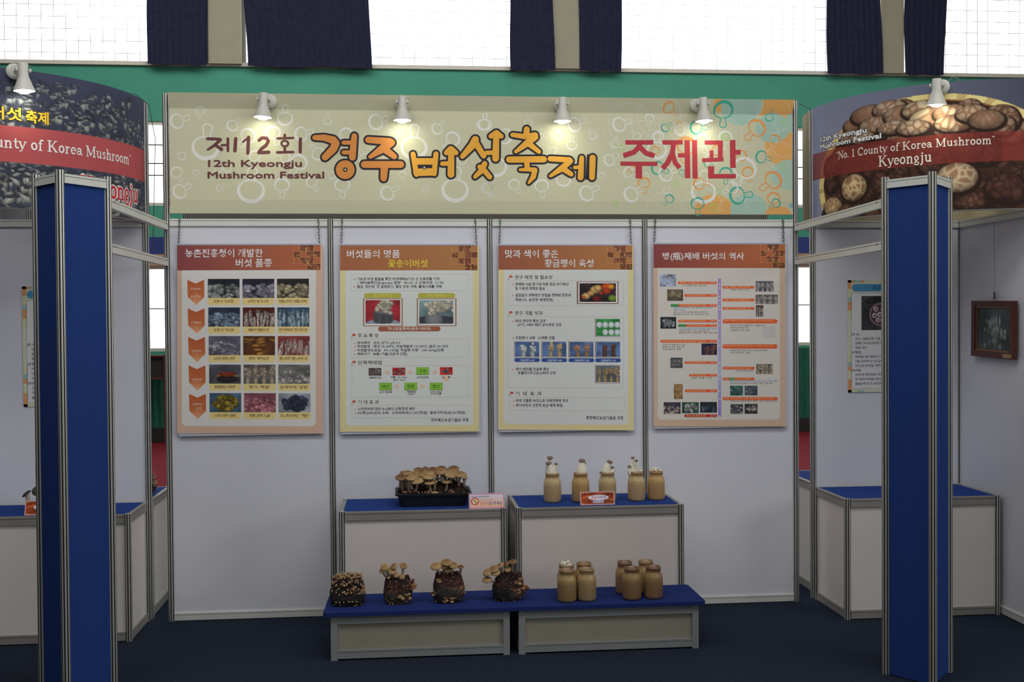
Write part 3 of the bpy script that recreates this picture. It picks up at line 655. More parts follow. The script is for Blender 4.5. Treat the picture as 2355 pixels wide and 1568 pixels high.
for x0_, y0_, x1_, y1_, yr, t in ((243, 452, 520, 470, '1978', '병버섯 인공재배 연구 시작'), (288, 541, 520, 560, '1981', '느타리버섯 병재배 연구'), (190, 612, 520, 631, '1982~1987', '연구사업 중점과제 추진'), (245, 722, 520, 741, '1989', '신품종 느타리버섯 균주 개발 보급'),
    (245, 754, 520, 773, '1991', '연구과제 병재배 자동화'), (120, 864, 520, 885, '1992~1994', '버섯 재배사 환경조절 시설 및 신품종 개발 보급'), (290, 1016, 520, 1034, '1996', '팽이버섯 신품종 육성'), (322, 1105, 520, 1123, '1997', '백색 팽이버섯 수출'), (292, 1214, 520, 1234, '2000', '큰느타리버섯 재배기술'), (288, 1390, 520, 1410, '2010', '새로운 버섯 재배기술 개발'),
    (558, 483, 785, 502, '1980', '병재배 기계화 체계 확립'), (558, 572, 785, 592, '1985', '팽이버섯 병재배 보급'), (558, 633, 785, 651, '1988', '만가닥버섯 재배 기술'), (558, 718, 948, 748, '1990', '병재배 농가 보급 확대 및 대규모 생산시설 지원사업'), (558, 895, 948, 926, '1994', '버섯 병재배 종균 생산기술 농가 보급과 생산 안정화'), (558, 1054, 785, 1074, '1998~2001', '신품종 육성 보급'), (558, 1131, 785, 1150, '1999', '큰느타리버섯 병재배'), (558, 1268, 948, 1290, '2004', '큰느타리버섯 신품종 애린이 개발 보급 수출 확대')):
    rr_ = (y1_-y0_)/2; cc = ORG if y0_ != 1390 else (176, 40, 40)
    P.rrect(x0_, y0_, x1_, y1_, rr_, cc, 3)
    g_x = {612: (x0_, x0_+60), 754: (x0_, x0_+58), 1131: (606, 646)}.get(y0_)
    if g_x: P.rrect(g_x[0], y0_, g_x[1], y1_, rr_, (60, 130, 76), 4)
    hh = min(11, (y1_-y0_)*.6)
    if x1_ < 530: P.text(t, x0_+14+(54 if g_x else 0), y1_-4, hh, x1_-80, (236, 190, 130), 5); P.text(yr, x1_-50, y1_-5, hh, x1_-14, (240, 205, 180), 5)
    else: P.text(yr, x0_+12, y0_+15, 10, x0_+44, (240, 205, 180), 5); P.text(t, x0_+56, y0_+15, 10, x1_-30, (236, 190, 130), 5)
sm = (110, 104, 104)
for x0_, y, x1_, t, c in ((270, 485, 445, '기초 시험재배 실시 기술 보급', sm), (212, 642, 482, '농촌진흥청 시험 연구사업 종합개발 과제 수행', (90, 150, 190)), (212, 658, 290, '병재배 기술 개발', (90, 150, 190)), (212, 674, 452, '새로운 느타리버섯 병재배용 품종의 선발 육성', sm), (212, 690, 460, '톱밥 재배와 솜의 배지 이용 기술 개발 연구 지원', sm), (252, 790, 516, '농촌진흥청 병재배 자동화 체계 확립 시범 지원사업', (90, 150, 190)), (252, 805, 468, '생력형 병재배 기계화 개발 보급 추진', sm), (252, 820, 518, '병재배의 자동기계, 접종, 배양, 균긁기 체계 개발', sm),
    (135, 905, 290, '국책 버섯 재배 연구 시범', sm), (135, 921, 292, '병재배 시 배지 조성 연구', sm), (135, 937, 266, '버섯 품종의 등록', sm), (338, 1138, 484, '일본 수출 시작', sm), (618, 516, 750, '병재배 기계화 일관 작업', sm), (612, 768, 856, '백색 팽이버섯 신품종 농가 보급 확대', sm), (612, 784, 740, '병재배 생산시설 개선', sm), (612, 801, 754, '고품질 버섯 생산', sm), (612, 944, 872, '병재배 종균 대량 생산과 보급 체계 확립', sm), (612, 960, 750, '수확 후 관리 기술', sm), (655, 1089, 774, '백색 팽이버섯 육성', sm), (612, 1160, 944, '큰느타리버섯 병재배 대량 생산 보급 전국 확대', (90, 150, 190)), (612, 1176, 910, '큰느타리버섯 품종 육성 보급과 재배 기술 지원', sm), (612, 1302, 950, '새로운 버섯 신품종 개발과 병재배 기술의 세계화 수출 연구', sm)):
    P.text(t, x0_, y, 11, x1_, c, 4, bold=.004)
for k, (x0_, y0_, x1_, y1_, kd, bg, fg, n_) in enumerate(((118, 400, 230, 486, 'leaf', (140, 150, 175), (190, 196, 205), 10), (168, 508, 280, 588, 'blobs', (90, 78, 62), (176, 160, 130), 24), (120, 703, 231, 785, 'blobs', (28, 34, 38), (150, 160, 165), 20), (410, 890, 519, 971, 'pair', (36, 40, 62), (130, 80, 66), 0), (190, 990, 276, 1063, 'blobs', (70, 72, 74), (140, 142, 142), 30), (215, 1176, 277, 1282, 'caps', (140, 110, 70), (165, 135, 90), 30),
    (143, 1305, 262, 1386, 'caps', (60, 50, 66), (190, 180, 170), 22), (272, 1305, 390, 1382, 'blobs', (40, 70, 60), (190, 190, 190), 18), (400, 1303, 518, 1378, 'stems', (34, 38, 42), (90, 110, 130), 10), (793, 448, 921, 522, 'bunch', (80, 80, 84), (165, 162, 160), 4), (793, 544, 950, 610, 'bunch', (90, 84, 82), (170, 165, 162), 4), (795, 619, 848, 700, 'bunch', (70, 50, 46), (180, 170, 165), 1), (797, 1035, 912, 1105, 'bunch', (100, 92, 84), (176, 166, 146), 4),
    (612, 1188, 703, 1258, 'leaf', (44, 80, 74), (120, 140, 140), 12), (714, 1188, 805, 1256, 'leaf', (66, 76, 86), (120, 130, 140), 12), (614, 1318, 703, 1386, 'leaf', (70, 74, 76), (150, 154, 156), 8), (714, 1316, 805, 1386, 'blobs', (50, 48, 46), (190, 186, 180), 16))):
    P.raster(x0_, y0_, x1_, y1_, photo(kd, 22, 15, 200+k, bg, fg, n_), 4)
for i in range(7): P.stroke([(848+i*14, 772), (846+i*14, 838)], 1, (160, 165, 196), 4); P.stroke([(846, 772+i*10), (932, 770+i*10)], 1, (160, 165, 196), 4)
P.stroke([(846, 845), (946, 843)], 1.5, (130, 130, 160), 4)
P.build('printed_sheet', r)

# ---- long fascia banner
FB = root('fascia_banner', (2, -.03, 2.53), 'long khaki sign banner with festival lettering across the top of the wall', 'banner')
FX0, FX1, FZ0, FZ1 = .026, 3.972, 2.53, 3.263
def prof(z):
    zt = FZ1-.093; zb = FZ0+.082
    if z > zt: return -.030-.044*(z-zt)/(FZ1-zt)
    if z < zb: return -.030+.007*(zb-z)/(zb-FZ0)
    return -.030+.0015*math.sin((z-zb)*9)
def W3f(u, v, L):
    z = FZ1+(FZ0-FZ1)*v; return (FX0+(FX1-FX0)*u, prof(z)-.0006-.0003*L, z)
P = Print(quadmap((388, 216), (1824, 232), (1820, 493), (391, 490), W3f), .93)
nx, nz = 640, 118; base = np.zeros((nz, nx, 3))
U, V_ = np.meshgrid(np.linspace(388, 1822, nx), np.linspace(0, 1, nz)); VV = 223+V_*268+(U-388)*.007
base[:] = (184, 183, 154)
def patch(mask, c): base[mask] = c
XX = (U-1100)*3.0987; YY = (VV-200)*3.0987
TE = (150, 180, 165); OR = (208, 158, 92)
patch((((XX-1690)/45)**2+((YY-130)/60)**2 < 1) | ((XX > 1650) & (XX < 1725) & (YY < 150)), OR)
patch((((XX-1850)/150)**2+((YY-140)/140)**2 < 1) | ((XX > 1725) & (XX < 2000) & (YY < 150)), TE)
patch((XX > 1985) & (YY < 225-(2240-XX)*.02) & (((XX-1850)/160)**2+((YY-140)/150)**2 > 1), OR)
patch((XX > 2030) & (((XX-2180)/160)**2+((YY-430)/150)**2 < 1), OR)
patch((((XX-2090)/125)**2+((YY-300)/108)**2 < 1) | ((XX > 2190) & (YY > 200) & (YY < 330)), TE)
patch((((XX-2230)/160)**2+((YY-640)/110)**2 < 1), (158, 184, 166))
patch((((XX-1650)/140)**2+((YY-900)/115)**2 < 1), OR)
patch((((XX-1910)/135)**2+((YY-900)/125)**2 < 1), (156, 184, 168))
patch((((XX-2130)/95)**2+((YY-925)/52)**2 < 1), OR)
patch((((XX-2240)/30)**2+((YY-870)/20)**2 < 1), (120, 175, 170))
P.raster(388, 220, 1822, 491, base, 0)
P.v[:] = [W3f(i/(nx-1), j/(nz-1), 0) for j in range(nz) for i in range(nx)]
c2 = lambda x, y: (380+x/3.182, 200+y/3.182)
c3 = lambda x, y: (1100+x/3.0987, 200+y/3.0987)
WH = (206, 206, 198)
def mush(cf, x, y, d, ang, col, L=1, t=.85):
    cx, cy = cf(x, y); sc = d/3.15; a = math.radians(ang); ca, sa = math.cos(a), -math.sin(a)
    T = lambda p, q: (cx+(p*ca-q*sa)*sc, cy+(p*sa+q*ca)*sc)
    pts = []; ws = []
    for k in range(22):
        b = 2*PI*k/22; q = (1-math.cos(b))/2; rr = .44*(1-.28*(1-q)**3)
        pts.append(T(rr*math.cos(b)-.02, rr*1.05*math.sin(b))); ws.append(sc*(.05+.11*q*t))
    P.stroke(pts, ws, col, L, closed=True)
    P.stroke([T(*p) for p in ((.3, .13), (.42, .11), (.52, .15), (.64, .17), (.74, .1), (.77, 0), (.74, -.1), (.64, -.17), (.52, -.15), (.42, -.11), (.3, -.13))], .05*sc, col, L)
for q in ((95, 250, 115, 20), (255, 182, 72, -95), (495, 280, 90, 45), (295, 430, 205, 84), (600, 365, 120, -130), (790, 345, 112, -70), (875, 225, 118, 88), (1185, 248, 64, 85), (1000, 345, 110, 15), (1545, 255, 120, 20),
          (1770, 220, 56, -70), (1990, 303, 88, 45), (1668, 350, 66, 130), (1815, 430, 200, 88), (2095, 385, 112, -130), (2325, 270, 98, 80), (1320, 350, 100, -90), (118, 505, 64, 135), (85, 632, 92, -60), (225, 630, 50, -90), (112, 760, 112, 30),
          (395, 740, 50, 20), (625, 745, 205, 86), (850, 725, 115, -88), (1072, 700, 92, -60), (1290, 725, 115, -88), (1625, 775, 112, 30), (1892, 750, 46, 30), (2115, 740, 200, 85), (2350, 745, 88, -60), (655, 510, 92, -60), (970, 560, 130, -120), (1110, 485, 104, 130), (1732, 645, 52, -88), (1215, 645, 60, 140), (870, 515, 80, 150), (2165, 540, 70, -100), (1450, 520, 90, 120), (385, 600, 60, 100), (455, 590, 70, 30)): mush(c2, *q, WH)
for q in ((45, 262, 98, 88), (355, 255, 62, 88), (690, 265, 112, 22), (1010, 265, 112, 20), (1220, 225, 70, -100), (565, 345, 64, 88), (812, 345, 62, 130), (663, 410, 80, 88), (1125, 350, 62, 135), (970, 405, 66, 75), (1440, 305, 84, 50), (1280, 360, 90, -88), (1270, 440, 150, 88), (1590, 390, 115, -70), (1760, 365, 105, -100), (935, 518, 92, 32),
          (120, 560, 160, 100), (60, 725, 84, -60), (250, 700, 86, -55), (445, 712, 108, -86), (772, 755, 120, 30), (600, 655, 110, 88), (870, 632, 50, -80), (1088, 762, 118, 28), (1070, 610, 84, -40), (1188, 632, 42, -90), (1340, 615, 120, 20), (1335, 740, 46, 40), (1600, 735, 188, 86), (1800, 720, 95, -150), (1890, 590, 180, -120), (1650, 515, 80, -30), (180, 350, 120, 160), (525, 455, 62, 150), (448, 352, 44, -20)): mush(c3, *q, WH)
OO = (212, 146, 84); TT = (66, 158, 140); GG = (156, 196, 110)
for q in ((1358, 155, 90, -40), (1435, 265, 42, -60), (1260, 455, 68, -90), (1480, 430, 150, -100), (1700, 455, 84, -40), (1870, 490, 84, -160), (1980, 300, 140, -135), (2113, 378, 82, -125), (1175, 690, 92, -85), (1575, 688, 96, 2), (1918, 612, 88, -80), (2090, 670, 140, -145), (2098, 800, 100, -100), (1095, 590, 62, -60)): mush(c3, *q, OO)
for q in ((1745, 178, 148, -90), (1335, 288, 66, 40), (1560, 290, 104, 0), (2078, 212, 66, 70), (2022, 500, 96, -12), (1760, 620, 98, -90), (1635, 545, 64, -30), (1280, 580, 104, -20), (1352, 800, 70, -130), (1850, 772, 134, 4), (1555, 838, 104, -88), (2112, 830, 72, -145), (1445, 610, 46, -70)): mush(c3, *q, TT)
for x, y, d in ((1015, 438, 56), (1765, 355, 62), (965, 830, 44), (1410, 700, 42), (1705, 750, 46), (1668, 862, 60), (2190, 255, 42), (2165, 570, 48)): mush(c3, x, y, d, -50, GG)
for x, y, rr in ((1075, 270, 150), (1290, 215, 155), (1000, 325, 105), (1480, 290, 190), (1240, 410, 105), (2110, 210, 120), (2010, 340, 130), (1960, 560, 145), (2150, 490, 95), (1320, 880, 130), (1590, 860, 140), (1810, 880, 105), (1180, 470, 230), (2185, 400, 100), (1750, 350, 130)):
    x_, y_ = c3(x, y); P.ring(x_, y_, rr/3.1, .8, (205, 205, 190), 1, n=60, clip=lambda X, Y: Y > 222+(X-388)*.0112 and Y < 489 and X < 1819)
BR = (96, 58, 58)
S2 = lambda pts, w, col=BR, L=3, **k: P.stroke([c2(*p) for p in pts], [q/3.15 for q in w] if isinstance(w, (list, tuple)) else w/3.15, col, L, **k)
S2([(308, 380), (400, 384)], 22); S2([(402, 388), (360, 428), (310, 460)], [24, 22, 16]); S2([(365, 425), (410, 458)], [22, 26]); S2([(412, 428), (448, 426)], 17); S2([(457, 380), (457, 468)], 20); S2([(514, 380), (508, 468)], 25)
S2([(568, 402), (608, 372)], 16); S2([(608, 370), (602, 485)], 25); S2([(685, 392), (705, 374), (740, 376), (752, 398), (735, 428), (700, 455), (682, 480)], 24); S2([(682, 482), (755, 478)], 24)
S2([(872, 352), (872, 372)], 20); S2([(818, 378), (932, 374)], 17); S2([(872+25*math.cos(k*PI/6), 415+21*math.sin(k*PI/6)) for k in range(12)], 15, closed=True); S2([(872, 440), (872, 470)], 20); S2([(816, 480), (932, 477)], 19); S2([(986, 382), (984, 476)], 24)
def ft(t, x0, x1, y, h, cf, col=BR, bold=.016):
    a = cf(x0, y); b = cf(x1, y); P.text(t, a[0]+.6, a[1]-.4, h-.8, b[0]-.6, col, 3, slope=(b[1]-a[1])/(b[0]-a[0]), hangul=False, res=2, fat=(.75, .75))
ft('12th Kyeongju', 312, 996, 585, 16.5, c2); ft('Mushroom Festival', 308, 1158, 670, 16.5, c2)
OC = (196, 128, 66); YC = (212, 156, 60); DK = (44, 40, 46)
def fat(cf, strokes, col, ow=27):
    for pts, w in strokes:
        pp = [cf(*p) for p in pts]; ws = [q/3.15 for q in w] if isinstance(w, (list, tuple)) else [w/3.15]*len(pp)
        ws = [q*1.08 for q in ws]; P.stroke(pp, [q+ow/3.15 for q in ws], DK, 4); P.stroke(pp, ws, col, 5)
circ = lambda x, y, r, n=14: [(x+r*math.cos(2*PI*k/n), y+r*math.sin(2*PI*k/n)) for k in range(n+1)]
fat(c2, [([(1092, 372), (1160, 372), (1225, 390), (1245, 415), (1225, 455), (1165, 515)], [34, 42, 52, 50, 52, 44]), ([(1380, 360), (1365, 515)], [38, 46]), ([(1302, 408), (1370, 408)], 28), ([(1302, 480), (1365, 480)], 28), (circ(1312, 606, 43), 48)], OC)
fat(c2, [([(1482, 388), (1640, 400)], [42, 46]), ([(1650, 408), (1590, 450), (1495, 512)], [50, 56, 26]), ([(1600, 455), (1672, 510)], [50, 36]), ([(1452, 568), (1718, 568)], 46), ([(1598, 590), (1592, 668)], [50, 44])], OC)
fat(c2, [([(1808, 492), (1832, 640)], 34), ([(1976, 490), (1962, 635)], 34), ([(1828, 545), (1965, 545)], 44), ([(1835, 625), (1955, 622)], 50), ([(2052, 482), (2085, 458), (2122, 482)], [34, 48, 34]), ([(2088, 480), (2084, 640)], [40, 46]), ([(2022, 562), (2075, 560)], 30)], YC)
fat(c2, [([(2265, 385), (2245, 425), (2170, 508)], [48, 50, 34]), ([(2262, 400), (2325, 505)], [44, 36]), ([(2332, 562), (2310, 610), (2260, 658)], [36, 40, 26])], YC)
fat(c3, [([(85, 352), (125, 332), (160, 352)], [32, 46, 32]), ([(124, 350), (118, 510)], [40, 46]), ([(52, 470), (105, 468)], 30), ([(5, 570), (40, 600), (75, 642)], [34, 36, 34])], YC)
fat(c3, [([(342, 302), (338, 350)], 40), ([(240, 342), (335, 355), (400, 345)], [30, 36, 42]), ([(405, 358), (345, 400), (262, 462)], [36, 46, 24]), ([(350, 400), (428, 462)], [40, 28]), ([(214, 518), (462, 516)], 42), ([(340, 530), (342, 572)], 36), ([(292, 590), (355, 588), (398, 592), (385, 640), (352, 684)], [20, 28, 34, 36, 16])], YC)
fat(c3, [([(508, 512), (645, 520)], 36), ([(652, 528), (590, 580), (508, 634)], [36, 42, 22]), ([(595, 580), (655, 622)], [40, 32]), ([(682, 574), (722, 572)], 24), ([(732, 505), (722, 645)], [32, 40]), ([(810, 505), (804, 645)], [42, 38])], YC)
P.poly([c3(*q) for q in ((770, 480), (790, 480), (778, 660), (756, 660))], DK, 5)
x_, y_ = c2(1890, 592); P.disc(x_, y_, 4.2, DK, 6); P.disc(x_, y_, 2.6, (182, 180, 146), 7); x_, y_ = c2(1312, 606); P.disc(x_, y_, 5.2, DK, 6); P.disc(x_, y_, 2.4, (182, 180, 146), 7)
RR = (168, 58, 66)
S3 = lambda pts, w: P.stroke([c3(*p) for p in pts], w/3.1, RR, 3, caps=False)
S3([(1045, 395), (1245, 395)], 32); S3([(1150, 396), (1140, 430), (1105, 465), (1030, 490)], 36); S3([(1150, 430), (1190, 470), (1252, 492)], 36); S3([(1008, 546), (1272, 548)], 30); S3([(1139, 550), (1139, 652)], 46)
S3([(1310, 395), (1455, 395)], 32); S3([(1390, 400), (1380, 470), (1345, 540), (1308, 582)], 36); S3([(1380, 470), (1400, 540), (1432, 578)], 34); S3([(1420, 487), (1472, 487)], 30); S3([(1487, 378), (1487, 650)], 38); S3([(1540, 378), (1540, 652)], 36)
S3([(1612, 396), (1742, 396)], 30); S3([(1725, 384), (1722, 505)], 34); S3([(1660, 452), (1660, 520)], 28); S3([(1592, 522), (1745, 516)], 28); S3([(1812, 378), (1812, 577)], 40); S3([(1828, 465), (1868, 465)], 34); S3([(1655, 565), (1655, 650)], 44); S3([(1634, 636), (1832, 636)], 32)
P.build('printed_cloth', FB, 'cloth')
mb = MB(); zz = [FZ1, FZ1-.093, FZ0+.082, FZ0]
for i in range(3): mb.poly([(FX0, prof(zz[i])+.003, zz[i]), (FX1, prof(zz[i])+.003, zz[i]), (FX1, prof(zz[i+1])+.003, zz[i+1]), (FX0, prof(zz[i+1])+.003, zz[i+1])], [(0, 1, 2, 3)])
mb.to('backing_cloth', 'card', FB)

# ---- curved banners
DZ0, DZ1 = 2.485, 3.232
def serif(P, t, x0, base, cap, wdeg, col, L=3, bold=1.):
    """text in slab-serif strokes, u in degrees"""
    T, h_ = .13*bold, .055*bold; G = []; x = 0
    def sf(X, Y, w=.26): return ([(X-w/2, Y), (X+w/2, Y)], h_+.02)
    arc = lambda cx, cy, rx, ry, a0, a1, n=10: [(cx+rx*math.cos(math.radians(a0+(a1-a0)*k/n)), cy+ry*math.sin(math.radians(a0+(a1-a0)*k/n))) for k in range(n+1)]
    D = {
     'N': ([([(.14, 0), (.14, 1)], h_+.02), ([(.72, 0), (.72, 1)], h_+.02), ([(.14, 1), (.72, 0)], T), sf(.14, 0), sf(.12, 1), sf(.72, 1)], .88),
     'K': ([([(.18, 0), (.18, 1)], T), ([(.22, .4), (.68, 1)], h_+.02), ([(.36, .56), (.72, 0)], T), sf(.18, 0, .34), sf(.18, 1, .34), sf(.68, 1), sf(.74, 0)], .9),
     'M': ([([(.15, 0), (.15, 1)], h_+.02), ([(.84, 0), (.84, 1)], T), ([(.15, 1), (.48, .08)], T), ([(.48, .08), (.84, 1)], h_+.02), sf(.15, 0), sf(.84, 0, .32), sf(.12, 1), sf(.88, 1)], 1.04),
     'C': ([(arc(.42, .5, .32, .48, 48, 312, 16), T), ([(.68, .66), (.68, .98)], h_+.02)], .8),
     'o': ([(arc(.27, .33, .19, .3, 0, 360, 14), T*.9)], .56), 'e': ([(arc(.27, .33, .19, .3, 0, 310, 14), T*.85), ([(.1, .36), (.46, .36)], h_)], .54),
     'u': ([([(.16, .64), (.16, .2), (.22, .06), (.34, .04), (.46, .14)], T*.85), ([(.48, 0), (.48, .64)], T*.9), sf(.1, .64, .18), sf(.42, .64, .16), sf(.52, .02, .16)], .64),
     'n': ([([(.16, 0), (.16, .64)], T*.9), ([(.16, .48), (.28, .62), (.4, .62), (.48, .5), (.48, 0)], T*.85), sf(.16, 0), sf(.1, .64, .16), sf(.48, 0)], .66),
     'h': ([([(.16, 0), (.16, 1)], T*.9), ([(.16, .48), (.28, .62), (.4, .62), (.48, .5), (.48, 0)], T*.85), sf(.16, 0), sf(.1, 1, .16), sf(.48, 0)], .66),
     'm': ([([(.16, 0), (.16, .64)], T*.9), ([(.16, .48), (.26, .62), (.38, .62), (.46, .5), (.46, 0)], T*.85), ([(.46, .48), (.56, .62), (.68, .62), (.76, .5), (.76, 0)], T*.85), sf(.16, 0), sf(.1, .64, .16), sf(.46, 0, .2), sf(.76, 0)], .94),
     'r': ([([(.16, 0), (.16, .64)], T*.9), ([(.16, .44), (.26, .6), (.4, .58)], T*.8), sf(.16, 0, .3), sf(.1, .64, .16)], .48),
     't': ([([(.2, .86), (.2, .14), (.28, .03), (.4, .08)], T*.85), ([(.04, .63), (.38, .63)], h_+.01)], .42),
     'y': ([([(.08, .64), (.28, .02)], T*.9), ([(.5, .64), (.28, .0), (.18, -.24), (.06, -.22)], h_+.02), sf(.08, .64, .22), sf(.5, .64, .2)], .56),
     'f': ([([(.18, 0), (.18, .82), (.28, .98), (.4, .92)], T*.85), ([(.04, .63), (.36, .63)], h_+.01), sf(.18, 0, .3)], .4),
     'a': ([(arc(.24, .2, .15, .17, 0, 360, 10), T*.7), ([(.1, .52), (.24, .64), (.4, .56), (.42, .1), (.52, .03)], T*.8)], .56),
     's': ([([(.38, .52), (.26, .64), (.12, .56), (.14, .42), (.34, .26), (.38, .12), (.26, .02), (.1, .1)], T*.75)], .48),
     'g': ([(arc(.25, .42, .15, .2, 0, 360, 10), T*.75), (arc(.26, -.08, .18, .14, 0, 360, 10), T*.6), ([(.16, .22), (.14, .1), (.3, .06)], T*.6)], .54),
     'j': ([([(.2, .64), (.2, -.1), (.08, -.24)], T*.85), ([(.2, .86), (.2, .88)], T*1.1), sf(.14, .64, .16)], .36),
     '1': ([([(.24, 0), (.24, 1)], T), ([(.1, .84), (.24, .98)], h_+.03), sf(.24, 0, .34)], .5), '.': ([([(.1, .05), (.1, .07)], T*1.1)], .26),
     '<': ([([(.06, .84), (.06, .96)], T*.8), ([(.2, .84), (.2, .96)], T*.8)], .3), '>': ([([(.08, .84), (.1, .96)], T*.8), ([(.22, .84), (.24, .96)], T*.8)], .3), ' ': ([], .34)}
    for ch in t:
        st, adv = D[ch]; G += [([(x+a, b) for a, b in pts], w) for pts, w in st]; x += adv
    k = wdeg/x; kd = k/cap*1.0
    class Q: pass
    # strokes are drawn in metres-like units so that widths stay true, then mapped to (deg, z)
    s_ = cap; fm = P.fm; ms = math.radians(1)*RD
    P.fm = lambda X, Y, L_: fm(x0+X/ms, base+Y, L_)
    for pts, w in G: P.stroke([(a*k*ms, b*s_) for a, b in pts], w*s_, col, L, caps=len(pts) > 2 or w > .2 or abs(pts[0][1]-pts[1][1])+abs(pts[0][0]-pts[1][0]) < .05)
    P.fm = fm
def drum(c, label, th0, th1, img, paint, k=1.):
    r = root('curved_banner', (c[0], c[1], DZ0), label, 'banner')
    fm = lambda a, z, L: (c[0]+(RD+.0008+.0005*L)*math.sin(math.radians(a)), c[1]-(RD+.0008+.0005*L)*math.cos(math.radians(a)), z)
    P = Print(fm, k); P.raster(th0, DZ1, th1, DZ0, img, 0); paint(P); P.build('printed_cloth', r, 'cloth')
    mb = MB(); n = 72; ri = RD-.002; a0, a1 = th1, th0+360
    Pp = []; m_ = 60
    for i in range(m_+1):
        a = math.radians(a0+(a1-a0)*i/m_)
        for z in (DZ0, DZ1): Pp.append((c[0]+RD*math.sin(a), c[1]-RD*math.cos(a), z))
    mb.poly(Pp, [(2*i, 2*i+2, 2*i+3, 2*i+1) for i in range(m_)])
    im2 = []
    rs = np.random.RandomState(3)
    cc = []
    for i in range(m_+1):
        q = np.array((150, 140, 110) if c[0] > 0 else (120, 122, 124))*(.75+.4*rs.rand()); cc += [pc(q*.9, k), pc(q, k)]
    mb.to('rear_cloth', 'cloth', r, col=cc)
    for z in (DZ0-.004, DZ1-.004):
        mb = MB(); pts = [(c[0]+(RD-.010)*math.sin(2*PI*i/72), c[1]-(RD-.010)*math.cos(2*PI*i/72), z) for i in range(73)]
        mb.tube(pts, .006, 5); mb.to('hoop', 'alu', r)
    return r
# left: oyster mushrooms
rs = np.random.RandomState(12); h_, w_ = 150, 440
im = np.zeros((h_, w_, 3))+np.array((52, 56, 74)); im *= (.75+.5*noise2(rs, h_, w_, 6))[..., None]
Zr = lambda z: (DZ1-z)/(DZ1-DZ0)*(h_-1)
AL0, AL1 = -20., 96.
Ar = lambda a: (a-AL0)/(AL1-AL0)*(w_-1)
nz_ = noise2(rs, h_, w_, 5)
ys_ = sorted(rs.rand(1000))
for k in range(1000):
    x = rs.rand()*w_; y = h_*(.05+.95*ys_[k]); dens = .25+.75*nz_[min(h_-1, int(y)), min(w_-1, int(x))]
    if dens < .42 or (y < h_*.20 and dens < .56) or (x > w_*.90 and dens < .58): continue
    g = 78+88*min(1, dens*1.05)*(.55+.45*rs.rand()); r_ = 3.2+4.4*rs.rand()*(.55+.6*y/h_); tl = rs.randn()*.25
    ell(im, x+rs.randn()*1.2, y+r_*.75, r_*(.42+.5*rs.rand()), r_*(.7+.5*rs.rand()), (g, g*1.03, g*1.02), .38, tl)
    ell(im, x-.5, y-r_*.25, r_*1.25, r_*.48, (np.array((54, 58, 72))*(.85+.35*rs.rand())), .25, rs.randn()*.25)
    if rs.rand() < .5: ell(im, x+r_*.2, y-r_*.42, r_*.8, r_*.22, (g*.8, g*.82, g*.85), .4, rs.randn()*.2)
for k in range(110):
    x = rs.rand()*w_*.8; y = h_*(.74+.25*rs.rand()); r_ = 4+4*rs.rand(); g = 100+62*rs.rand()
    ell(im, x, y+r_*.5, r_*.5, r_*1.1, (g, g*1.01, g*.97), .4, rs.randn()*.6); ell(im, x, y-r_*.3, r_*1.3, r_*.55, (54, 58, 66), .2, rs.randn()*.4); ell(im, x+1, y-r_*.5, r_*.8, r_*.25, (g*.9, g*.9, g*.88), .4, rs.randn()*.5)
band = slice(int(Zr(2.918)), int(Zr(2.725))); im[band] = np.array((157, 72, 74))*(.92+.14*noise2(rs, h_, w_, 5)[band])[..., None]
def paintL(P):
    serif(P, '<No.1 County of Korea Mushroom>', 9.0, 2.805, .058, 67.0, (216, 206, 202), 3, 1.22)
    for t, a0, a1, z in (('경주', 13.5, 23.0, 2.962), ('버섯', 24.2, 33.2, 2.958), ('축제', 34.2, 41.3, 2.952)):
        P.text(t, a0+.15, z, .060, a1-.15, (30, 26, 24), 2, up=1, res=2, fat=(.30, .0055)); P.text(t, a0+.15, z, .060, a1-.15, (214, 170, 56), 3, up=1, res=2, fat=(.12, .0022))
    serif(P, 'Kyeongju', 51.5, 2.585, .105, 29.5, (206, 200, 200), 2, 2.5); serif(P, 'Kyeongju', 51.5, 2.585, .105, 29.5, (170, 46, 54), 3, 1.4)
drum(CL, 'curved banner above the left booth, grey oyster mushrooms and a red band', AL0, AL1, im, paintL, 1.0)
# right: basket of shiitake
rs = np.random.RandomState(5); h_, w_ = 170, 460; AR0, AR1 = -93., 24.
Ar = lambda a: (a-AR0)/(AR1-AR0)*(w_-1)
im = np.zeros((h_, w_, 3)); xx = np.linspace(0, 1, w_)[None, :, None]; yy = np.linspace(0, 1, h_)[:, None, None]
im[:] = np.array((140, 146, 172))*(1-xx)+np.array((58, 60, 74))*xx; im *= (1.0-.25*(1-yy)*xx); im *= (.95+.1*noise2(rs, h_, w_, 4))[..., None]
Yg, Xg = np.mgrid[0:h_, 0:w_]
ex, ey, ea, eb = Ar(-38), Zr(2.68), Ar(-38)-Ar(-83.5), Zr(2.68)-Zr(3.168)
ZrR = lambda z: (DZ1-z)/(DZ1-DZ0)*(h_-1); ey = ZrR(2.70); eb = ey-ZrR(3.172)
d = ((Xg-ex)/ea)**2+((Yg-ey)/eb)**2
im[d < 1.0] = (206, 176, 120)
ang = np.arctan2(Yg-ey, (Xg-ex)*eb/ea); rim = (d < 1.0) & (d > .86); im[rim] = (np.array((214, 184, 122))[None]*(.86+.2*(np.sin(ang[rim]*30) > -.6))[:, None])
im[(d < .86) & (d > .83)] = (130, 90, 56)
ins = d < .83; im[ins] = np.array((74, 46, 34))*(.6+.8*noise2(rs, h_, w_, 5)[ins])[:, None]
cells = rs.rand(1400, 2)*np.array((w_, h_)); 
